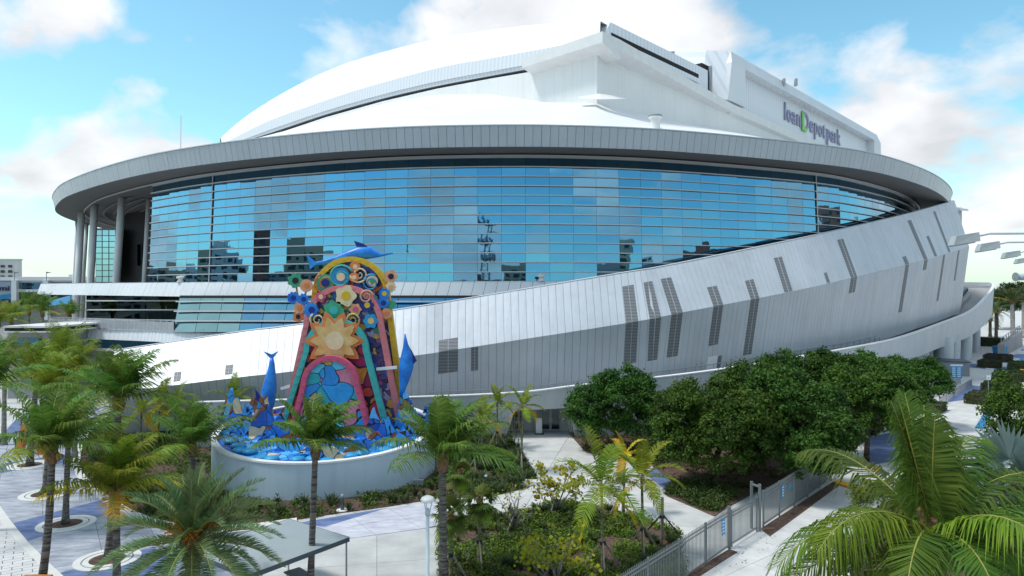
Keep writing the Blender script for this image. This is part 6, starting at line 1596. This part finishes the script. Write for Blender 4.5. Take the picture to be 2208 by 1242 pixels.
# sea grapes with round yellow leaves
def sea_grape(label, px_, py_, d, rx, rz, seed, n=420, size=.17, mat='leaf_grape', bare=False):
    rng = np.random.default_rng(seed); c = P(px_, py_, d); g = np.array([c[0], c[1], 0]); o = thing('sea_grape', label, 'shrub', g, 'sea grape shrubs in the central bed')
    V = []; Fp = []; tips = []
    for i in range(11):
        a = i * 2.4 + rng.uniform(0, .5); r_ = rx * rng.uniform(.35, 1.0); z = c[2] + rz * rng.uniform(-.6, .95)
        e = np.array([c[0] + math.cos(a) * r_, c[1] + math.sin(a) * r_ * .8, max(.3, z)]); s = g + [0, 0, .1]
        mid = s + (e - s) * .5 + [rng.normal(0, .15), rng.normal(0, .15), .12]
        MB().tube([s, mid, e], [.045, .03, .012], 6).build('branch', 'trunk_grey', o, True); tips += [e, mid * .4 + e * .6]
        for _ in range(3):
            e2 = e + rng.normal(0, .32, 3) * [1, 1, .7]; MB().tube([mid * .3 + e * .7, e2], [.016, .007], 5).build('twig', 'trunk_grey', o); tips.append(e2)
    tips = np.array(tips)
    C = tips[rng.integers(0, len(tips), n)] + rng.normal(0, .16, (n, 3)); C[:, 2] = np.maximum(C[:, 2], .15)
    N_ = unit(rng.normal(0, .6, (n, 3)) + [0, -.3, .7]); a = unit(np.cross(N_, rng.normal(0, 1, (n, 3)))); b = np.cross(N_, a); s = size * rng.uniform(.35, .62, n)
    ring = [C + a * (s * math.cos(t))[:, None] + b * (s * math.sin(t))[:, None] for t in np.linspace(0, 2 * math.pi, 8, endpoint=False)]
    V = np.stack(ring, 1).reshape(-1, 3); k = np.arange(n) * 8
    link('leaves', fast_mesh('leaves', V - g, [np.stack([k + i for i in range(8)], 1)]), mat, o)
    stakes(o, g, .9, .8, 3, seed)
sea_grape('sea grape with loose yellow-green round leaves beside the path', 1198, 1045, 43, 2.0, 1.1, 201, 560, .19)
sea_grape('sea grape with golden round leaves at the bottom centre', 1190, 1195, 32.5, 1.6, .95, 202, 520, .17)
sea_grape('small sparse sea grape with grey twigs between the fan palms and the golden one', 1110, 1090, 40, 1.1, .9, 203, 60, .14)
# bare grey stakes that support nothing in view
for (px_, py_, lab) in [(1428, 1165, 'tall grey wooden stake tripod beside the picket fence')]:
    g = G(px_, py_); o = thing('stake_tripod', lab, 'stakes', g); MB().bar(g, g + [0, 0, 2.4], .14).build('post', 'wood_stake', o); stakes(o, g, 1.35, 1.2, 3, .3, 'black')
for (px_, py_, lab) in [(425, 1050, 'grey stake tripod round the palm left of the blue drum'), (1018, 1010, 'grey stake tripod in the bed right of the drum')]:
    g = G(px_, py_); o = thing('stake_tripod', lab, 'stakes', g); stakes(o, g, 1.9, 1.3, 3, .8)
# bamboo
def bamboo(label, px_, py_, h, n, seed, w=1.0):
    rng = np.random.default_rng(seed); g = G(px_, py_); o = thing('bamboo_clump', label, 'bamboo', g, 'thin bamboo against the ramp wall'); C = []
    for i in range(n):
        s = g + [rng.normal(0, w), rng.normal(0, .3), 0]; e = s + [rng.normal(0, .5), rng.normal(0, .3), h * rng.uniform(.7, 1.1)]
        MB().tube([s, (s + e) / 2 + [rng.normal(0, .1), 0, 0], e], [.022, .018, .006], 5).build('cane', 'trunk_green', o)
        for k in range(26): t = rng.uniform(.3, 1); C.append(s + (e - s) * t + rng.normal(0, .2, 3))
    C = np.array(C); V, Fq = cards(C, np.tile([0, -.4, .6], (len(C), 1)), .22, rng, .22, .8); link('leaves', fast_mesh('leaves', V - g, [Fq]), 'leaf_bamboo', o)
bamboo('thin bamboo screen left of the entry path', 1092, 958, 3.2, 9, 301, .9)
bamboo('thin bamboo between the round evergreen and the big mass', 1448, 955, 5.6, 13, 302, 1.1)
bamboo('thin bamboo rising over the parapet left of the round evergreen', 1238, 945, 4.9, 6, 303, .4)
bamboo('thin bamboo in the left bed behind the yellow-green palms', 300, 930, 2.8, 7, 304, 1.0)
bamboo('thin bamboo rising above the big evergreen against the parapet', 1500, 925, 6.2, 7, 305, .8)

# ---- ground cover (uncountable)
def pts_in(poly, n, rng):
    a = np.array(poly); lo_, hi_ = a.min(0), a.max(0); out = []
    while len(out) < n:
        q = rng.uniform(lo_, hi_, (n, 2))
        for p in q:
            if in_poly(p, poly): out.append(p)
            if len(out) >= n: break
    return np.array(out)
def cover(name, label, poly, n_cl, leaves, size, hgt, rad, mat, seed, avoid=None, sc_=.35, thr=-.05):
    rng = np.random.default_rng(seed); p = pts_in(poly, n_cl, rng)
    keep = []
    for q in p:
        if avoid and avoid(q): continue
        if mnoise.noise(Vector((q[0] * sc_ + seed, q[1] * sc_, 0))) > thr: keep.append(q)
    p = np.array(keep); h = hgt * rng.uniform(.55, 1.2, len(p))
    o = rng.normal(0, 1, (len(p), leaves, 3)); o = unit(o) * (rng.uniform(0, 1, (len(p), leaves, 1)) ** .4); o[..., 2] = np.abs(o[..., 2])
    C = np.concatenate([p, np.full((len(p), 1), .05)], 1)[:, None, :] + o * np.stack([np.full(len(p), rad), np.full(len(p), rad), h], 1)[:, None, :]
    V, Fq = cards(C.reshape(-1, 3), unit(o.reshape(-1, 3) + [0, 0, .5]), size, rng, .55, .6)
    b = link(name, fast_mesh(name, V, [Fq]), mat); tag(b, label, 'ground cover', kind='stuff'); return b
def grass(name, label, poly, n_t, blades, hgt, mat, seed, avoid=None, thr=-1, lw=.03):
    rng = np.random.default_rng(seed); p = pts_in(poly, n_t, rng)
    p = np.array([q for q in p if not (avoid and avoid(q)) and mnoise.noise(Vector((q[0] * .4 + seed, q[1] * .4, 3))) > thr])
    n = len(p) * blades; c = np.repeat(np.concatenate([p, np.full((len(p), 1), .04)], 1), blades, 0); hh_ = np.repeat(hgt * rng.uniform(.6, 1.2, len(p)), blades)
    a = rng.uniform(0, 6.28, n); lean = rng.uniform(.1, .85, n); d = np.stack([np.cos(a) * lean, np.sin(a) * lean, np.ones(n)], 1)
    s = np.stack([-np.sin(a), np.cos(a), np.zeros(n)], 1) * lw; l = hh_ * rng.uniform(.6, 1.1, n)
    b0 = c + d * [.08, .08, 0]; mid = c + d * (l * .55)[:, None]; tip = c + d * (l * .85)[:, None] * [1.35, 1.35, 1.0]
    V = np.stack([b0 - s, b0 + s, mid + s * .8, mid - s * .8, tip], 1).reshape(-1, 3); k = np.arange(n) * 5
    b = link(name, fast_mesh(name, V, [np.stack([k, k + 1, k + 2, k + 3], 1), np.stack([k + 3, k + 2, k + 4], 1)]), mat); tag(b, label, 'grass', kind='stuff'); return b
off_drum = lambda q: ((q[0] - bcx) / (brx + .5)) ** 2 + ((q[1] - bcy) / (bry + .5)) ** 2 < 1
cover('ground_cover', 'low dark green ground cover in the bed left of the drum', BED['left'], 5200, 26, .16, .6, .40, 'leaf_ground', 1, off_drum, thr=-.25)
grass('ornamental_grass', 'tufts of green grass along the foot of the drum and kerb', BED['left'], 700, 46, .75, 'leaf_grass', 2, lambda q: off_drum(q) or q[1] > 50)
grass('ornamental_grass', 'grass tufts in the bed between drum and entry path', BED['north'], 420, 40, .7, 'leaf_grass', 3, off_drum)
cover('ground_cover', 'dark green ground cover in the bed by the entry path', BED['north'], 1500, 26, .14, .45, .36, 'leaf_ground', 4, off_drum, thr=-.2)
xsplit = lambda f: (lambda q: not f(q))
cover('ground_cover', 'bright green ground cover in the central bed', BED['centre'], 2600, 30, .13, .5, .34, 'leaf_ground_y', 5, None, .45, -.02)
cover('ground_cover', 'dark green ground cover in the central bed', BED['centre'], 2600, 30, .13, .5, .34, 'leaf_ground', 6, None, .33, .02)
grass('ornamental_grass', 'brownish grass tufts in the central bed', BED['centre'], 420, 40, .6, 'leaf_grass', 7, None, -.1)
cover('ground_cover', 'dark shrubs and ground cover under the evergreens', BED['trees'], 4200, 26, .15, .6, .4, 'leaf_hedge', 8, None, .3, -.12)
under = [tuple(G(*p)[:2]) for p in [(1432, 1066), (1450, 1046), (1520, 1050), (1600, 1070), (1562, 1092), (1540, 1108)]]
cover('ground_cover', 'low dark hedge planting inside the gate under the tree', under, 420, 34, .13, .8, .35, 'leaf_hedge', 9, None, .3, -1)
cover('ground_cover', 'green planting in the corner bed under the near palm', BED['corner'], 900, 26, .13, .5, .35, 'leaf_ground', 10, None, .4, -.1)
# chips of bark and a few leaves scattered over the white path
rng = np.random.default_rng(5)
pp = pts_in([tuple(G(*p)[:2]) for p in [(1480, 1241), (1572, 1190), (1650, 1145), (1700, 1170), (1560, 1242)]], 46, rng)
V, Fq = cards(np.concatenate([pp, np.full((46, 1), .04)], 1), np.tile([0, 0, 1.0], (46, 1)), .10, rng, .5, .12)
tag(link('leaf_litter', fast_mesh('leaf_litter', V, [Fq]), 'mulch'), 'scattered dry leaf litter on the white path at the gate', 'leaf litter', kind='stuff')

# ------------------------------------------------------------------ east plaza furniture
def barrier(a, b, lab):
    a, b = np.array(a), np.array(b); t = thing('crowd_barrier', lab, 'barrier', (a + b) / 2, 'steel crowd barriers on the east plaza')
    d = b - a; L = np.linalg.norm(d); d /= L
    MB().bar(a + [0, 0, 1.1], b + [0, 0, 1.1], .06).build('top_rail', 'steel', t); MB().bar(a + [0, 0, .25], b + [0, 0, .25], .06).build('bottom_rail', 'steel', t)
    for e in (a, b): MB().bar(e, e + [0, 0, 1.1], .06).build('leg', 'steel', t)
    m = MB()
    for i in range(14): p = a + d * L * (i + .5) / 14; m.bar(p + [0, 0, .28], p + [0, 0, 1.08], .03)
    tag(m.build('barrier_bars', 'steel', t), kind='stuff')
q0, q1 = G(2025, 879), G(2096, 833); r0, r1 = G(2002, 862), G(2072, 828)
for k in range(5): barrier(q0 + (q1 - q0) * k / 5, q0 + (q1 - q0) * (k + .92) / 5, ['nearest', 'second', 'third', 'fourth', 'farthest'][k] + ' steel barrier in the front row of the plaza queue lane')
for k in range(4): barrier(r0 + (r1 - r0) * k / 4, r0 + (r1 - r0) * (k + .92) / 4, ['nearest', 'second', 'third', 'farthest'][k] + ' steel barrier in the back row under the evergreens')
g = G(2062, 826); sgn = thing('wayfinding_sign', 'blue information panel with white lines by the ramp piers', 'sign', g)
for s in (-.75, .75): MB().bar(g + [s, 0, 0], g + [s, 0, 2.6], .08).build('post', 'white_paint', sgn)
MB().box(g[0] - .85, g[1] - .06, .7, g[0] + .85, g[1] - .03, 2.5).build('panel', 'sign_blue', sgn); MB().box(g[0] - .9, g[1] - .08, 2.5, g[0] + .9, g[1] - .01, 2.75).build('header', 'white_paint', sgn)
for c in range(2):
    for r in range(5): MB().box(g[0] - .65 + c * .75, g[1] - .075, .95 + r * .3, g[0] - .15 + c * .75, g[1] - .062, 1.08 + r * .3).build('text_line', 'white_paint', sgn)
a = G(2072, 810); kb = thing('utility_kiosk', 'low dark grey box kiosk standing before the ramp piers', 'kiosk', a)
MB().hexa([a + [-3.2, 1.2, 0], a + [.6, -1.2, 0], a + [2.4, 3.0, 0], a + [-1.4, 5.0, 0]], [a + [-3.2, 1.2, 2.2], a + [.6, -1.2, 2.2], a + [2.4, 3, 2.2], a + [-1.4, 5.0, 2.2]]).build('box', 'concrete_grey', kb)
MB().hexa([a + [-3.4, 1.0, 2.2], a + [.8, -1.4, 2.2], a + [2.6, 3.2, 2.2], a + [-1.4, 5.2, 2.2]], [a + [-3.4, 1.0, 2.32], a + [.8, -1.4, 2.32], a + [2.6, 3.2, 2.32], a + [-1.4, 5.2, 2.32]]).build('lid', 'shelter_edge', kb)
a, b = G(2166, 768), G(2205, 746); wl_ = thing('ramp_wall', 'grey concrete ramp wall with steel railings near the far palms', 'wall', (a + b) / 2)
MB().hexa([a, b, b + [-1, .6, 0], a + [-1, .6, 0]], [a + [0, 0, 2.4], b + [0, 0, 3.6], b + [-1, .6, 3.6], a + [-1, .6, 2.4]]).build('wall', 'concrete_grey', wl_)
for k in range(9):
    p = a + (b - a) * k / 8 + [-.5, .3, 2.4 + 1.2 * k / 8]; MB().bar(p, p + [0, 0, 1.3], .12).build('rail_post', 'steel', wl_)
MB().bar(a + [-.5, .3, 3.7], b + [-.5, .3, 4.9], .12).build('rail', 'steel', wl_)
g = G(2156, 766); tag(MB().hexa([g + [-1.0, -.6, 0], g + [1.0, -.6, 0], g + [1.0, .6, 0], g + [-1.0, .6, 0]], [g + [-1.15, -.7, 1.9], g + [1.15, -.7, 1.9], g + [1.15, .7, 1.9], g + [-1.15, .7, 1.9]]).build('blue_bin', 'sign_blue', None, at=g), 'bright blue bin between the reddish hedge and grey wall', 'bin')
g = G(2131, 852); ps = thing('parking_sign', 'small white plate sign on a thin post over the nearest hedge', 'sign', g)
MB().bar(g, g + [0, 0, 2.6], .07).build('post', 'steel', ps); MB().box(g[0] - .28, g[1] - .06, 2.0, g[0] + .28, g[1] - .04, 2.6).build('plate', 'white_paint', ps)
# road lamps leaning in from the right
for i, (px_, py_, d, w) in enumerate([(2080, 516, 34, 60), (2130, 532, 43, 48), (2180, 549, 56, 38), (2203, 562, 70, 30)]):
    c = P(px_, py_, d); k = d / 1500; bx_ = c[0] + 9.0 + i
    t = thing('road_lamp', ['nearest road lamp with a flat cobra head reaching in from the right', 'second road lamp head reaching in from the right', 'third road lamp head reaching in from the right', 'farthest road lamp head at the right edge'][i], 'street lamp', (bx_, d, 0), 'road lamps along the right edge')
    L = w * k
    MB().tube([(bx_, d, 0), (bx_, d, c[2] - 1), (bx_ - .3, d, c[2])], [.16, .11, .09], 10).build('pole', 'steel', t, True)
    MB().tube([(bx_ - .25, d, c[2] - .1), (bx_ - 2.5, d, c[2] + .32), (c[0] + L * .9, d, c[2] + .28), (c[0] + L * .45, d, c[2] + .16)], [.08, .075, .06, .06], 8).build('arm', 'mullion', t, True)
    x0, x1 = c[0] - L * .5, c[0] + L * .45
    MB().hexa([(x0, d - .25, c[2] - .30), (x1, d - .25, c[2] - .10), (x1, d + .25, c[2] - .10), (x0, d + .25, c[2] - .30)], [(x0 + L * .12, d - .2, c[2] + .16), (x1, d - .16, c[2] + .34), (x1, d + .16, c[2] + .34), (x0 + L * .12, d + .2, c[2] + .16)]).build('lamp_head', 'lamp_grey', t)
    MB().hexa([(x0 + .05, d - .2, c[2] - .36), (x1 - .25, d - .2, c[2] - .19), (x1 - .25, d + .2, c[2] - .19), (x0 + .05, d + .2, c[2] - .36)], [(x0 + .02, d - .22, c[2] - .305), (x1 - .2, d - .22, c[2] - .13), (x1 - .2, d + .22, c[2] - .13), (x0 + .02, d + .22, c[2] - .305)]).build('lens', 'louvre_bar', t)
c = P(2200, 597, 40); cm = thing('camera_housing', 'grey cylinder housing on a bracket at the right edge below the lamps', 'camera', (c[0] + 6, 40, 0))
MB().tube([c + [-.25, 0, 0], c + [.9, 0, 0]], .2, 16).build('housing', 'pole_blue', cm, True); MB().tube([c + [-.3, 0, 0], c + [-.24, 0, 0]], .26, 16).build('hood', 'steel', cm)
MB().tube([c + [.9, 0, 0], c + [6, 0, 0], (c[0] + 6, 40, 0)], .07, 8).build('bracket', 'steel', cm)

# ------------------------------------------------------------------ far left background
gar = thing('parking_garage', 'long pale parking garage with banners in the far left background', 'building', (-230, 250, 0))
def gb(x0, x1, y0, y1, d, dd, name, mat, parent=None):
    return MB().hexa([P(x0, y1, d), P(x1, y1, d), P(x1, y1, d) + [0, dd, 0], P(x0, y1, d) + [0, dd, 0]], [P(x0, y0, d), P(x1, y0, d), P(x1, y0, d) + [0, dd, 0], P(x0, y0, d) + [0, dd, 0]]).build(name, mat, parent or gar)
gb(-150, 215, 612, 705, 252, 30, 'garage_body', 'grey_wall'); gb(-150, 215, 597, 605, 250, 30, 'garage_parapet', 'metal_white'); gb(-150, 215, 605.1, 612, 251, 28, 'garage_band', 'metal_white')
gb(148, 163, 592, 597, 251, 6, 'stair_head', 'white_wall')
for x in (-70, 24, 92, 160): gb(x, x + 11, 604, 690, 249.4, 1.5, 'garage_pier', 'metal_white')
for x0, x1 in ((36, 91), (104, 158)):
    gb(x0, x1, 609, 628, 250.9, .4, 'garage_screen', 'glass_c' if x0 < 90 else 'core_dark'); gb(x0, x1, 629, 655, 250.9, .4, 'garage_opening', 'core_dark')
    gb(x0, x1, 624, 630, 250.6, .3, 'garage_rail', 'metal_white')
bn = gb(-60, 23, 607, 658, 250.3, .3, 'banner', 'banner')
q = [P(-60, 645, 250.1), P(23, 633, 250.1), P(23, 642, 250.1), P(-60, 657, 250.1)]; MB().panel(q[::-1], .05).build('banner_swoosh', 'banner_blue', bn)
gb(-60, 23, 645, 658, 250.15, .1, 'banner_foot', 'navy_text', bn)
o_t = np.array([P(-2, 628, 249.9)[0], 249.9, 0.0])
letters('mi', 0.0, P(20, 628, 249.9)[0] - o_t[0], P(0, 626.5, 249.9)[2], 2.6, 'navy_text', 'banner_lettering', gar, o_t, np.array([1.0, 0, 0]), np.array([0, -1.0, 0]), .02)
q = [P(101, 660, 230), P(152, 655, 230), P(152, 637, 232), P(101, 650, 232)]
aw = thing('blue_awning', 'bright blue sloped awning under the ledge end at far left', 'awning', (q[0] + q[1]) / 2 * [1, 1, 0])
MB().panel(q, .3).build('awning_cloth', 'banner_blue', aw)
for x in (104, 150): MB().bar(P(x, 656, 231), P(x, 656, 231) * [1, 1, 0], .25).build('post', 'steel', aw)
for i, (x, d) in enumerate([(100, 248.5), (31.5, 248.5)]):
    fl_ = thing('flag_pole', ['thin pole with a dark pennant on the far garage', 'thin pole with a small dark flag at the far left garage'][i], 'flag', P(x, 605, d))
    MB().tube([P(x, 605, d), P(x, 586, d)], .12, 6).build('pole', 'rail', fl_); a = P(x, 586, d)
    MB().add([a, a + [1.9, 0, -.25], a + [0, 0, -.6], a + [0, .06, 0], a + [1.9, .06, -.25], a + [0, .06, -.6]], [(0, 1, 2), (3, 5, 4), (0, 3, 4, 1), (1, 4, 5, 2), (2, 5, 3, 0)]).build('pennant', 'rail', fl_)
# tower block
def tower(name, label, x, y, w, dep, h, mats, floors, cols, cat='building', win='window_dark'):
    t = thing(name, label, cat, (x, y, 0)); MB().box(x - w / 2, y, 0, x + w / 2, y + dep, h).build('wall', mats[0], t)
    MB().box(x - w / 2 - .4, y - .4, h, x + w / 2 + .4, y + dep + .4, h + 1.2).build('roof', mats[1], t)
    return t
tw = tower('apartment_tower', 'pale beige apartment tower far behind the garage at left', -428, 560, 60, 5, 36.4, ('white_wall', 'white_wall'), 0, 0)
MB().box(-458.2, 559.2, 0, -420, 559.95, 38.5).build('tower_wing', 'beige_wall', tw)
for r in range(5):
    for x in (-445, -432, -417, -411, -405):
        z = 32.5 - r * 4.2; MB().box(x, 558.9, z - 2.0, x + 3.2, 559.15, z).build('window', 'window_dark', tw)
for x in (-412, -423): MB().tube([(x, 558, 20), (x, 558, 50)], .22, 6).build('mast', 'rail', tw)
# white flat-roofed kiosk at the left
kx = P(60, 720, 86); kk = thing('ticket_kiosk', 'white flat roofed ticket kiosk with a dark fascia behind the left palms', 'kiosk', kx * [1, 1, 0])
gb(6, 116, 703, 707, 86, 12, 'kiosk_roof', 'parapet_cap', kk); gb(10, 112, 707.1, 714, 86.6, 10, 'kiosk_fascia', 'black', kk); gb(9, 113, 714.1, 717, 86.2, 10, 'kiosk_trim', 'parapet_cap', kk); gb(16, 106, 717.1, 870, 88, 8, 'kiosk_wall', 'grey_wall', kk)
gb(-40, 128, 872, 886, 88, 6, 'kiosk_step', 'concrete', kk)
gb(36, 90, 730, 800, 87.8, .15, 'kiosk_window', 'glass_low', kk)

# ------------------------------------------------------------------ the city behind the viewer (seen in the glass)
cr_ = random.Random(11)
KINDS = ['white', 'beige', 'grey', 'brick red', 'pale', 'sandy']
MK = ['white_wall', 'beige_wall', 'grey_wall', 'brick_wall', 'white_wall', 'beige_wall']
ORD = 'first second third fourth fifth sixth seventh eighth ninth tenth eleventh twelfth thirteenth fourteenth fifteenth sixteenth seventeenth eighteenth nineteenth twentieth'.split()
for i in range(40):
    ph = R(62 + (298 - 62) * (i + cr_.uniform(-.3, .3)) / 39); rad = cr_.uniform(230, 420)
    x, y = rad * math.sin(ph), 70 + rad * math.cos(ph)
    w = cr_.uniform(22, 52); h = cr_.choice([34, 38, 42, 46, 50, 56, 62]); k = i % 6
    t = thing('city_block', '%s city building, %s from the %s in the skyline mirrored by the glass' % (KINDS[k], ORD[i if i < 20 else 39 - i], 'right' if i < 20 else 'left'), 'building', (x, y, 0), 'skyline mirrored in the stadium glass')
    fx = np.array([math.cos(ph), -math.sin(ph), 0]); fy = np.array([math.sin(ph), math.cos(ph), 0]); c = np.array([x, y, 0])
    MB().obox(c + [0, 0, h / 2], fx * w / 2, fy * 9, (0, 0, h / 2)).build('wall', MK[k], t)
    MB().obox(c + fx * w * .1 + [0, 0, h + 1.6], fx * w / 6, fy * 4, (0, 0, 1.6)).build('plant_room', MK[k], t)
    wm = MB(); n = int(w / 4.2)
    for r in range(int(h / 3.6)):
        for q in range(n): wm.obox(c - fy * 9.05 + fx * ((q + .5) / n - .5) * w + [0, 0, 2.3 + r * 3.6], fx * w / n * .32, fy * .06, (0, 0, .95))
    tag(wm.build('window_field', 'window_dark', t), kind='stuff')
tx, ty = -24, -78
lt = thing('lattice_mast', 'dark lattice telecom mast mirrored in the stadium glass', 'mast', (tx, ty, 0)); m = MB()
for s in ((-1, -1), (1, -1), (1, 1), (-1, 1)): m.bar((tx + s[0] * 2.2, ty + s[1] * 2.2, 0), (tx + s[0] * .8, ty + s[1] * .8, 56), .3)
for k in range(20):
    z = k * 2.7; w = 2.2 - 1.4 * z / 56; w2 = 2.2 - 1.4 * (z + 2.7) / 56
    m.bar((tx - w, ty + w, z), (tx + w2, ty + w2, z + 2.7), .16); m.bar((tx + w, ty + w, z), (tx - w2, ty + w2, z + 2.7), .16)
m.build('lattice', 'rail', lt)
for k in range(4):
    z = 53 - k * 5; m = MB()
    for j in range(10): a = j * .628; m.box(tx + 2.6 * math.cos(a) - .25, ty + 2.6 * math.sin(a) - .1, z, tx + 2.6 * math.cos(a) + .25, ty + 2.6 * math.sin(a) + .1, z + 2.2)
    m.lathe((tx, ty), [(2.6, z + .4), (2.6, z + .6)], 10); m.build('antenna_ring', 'rail', lt)
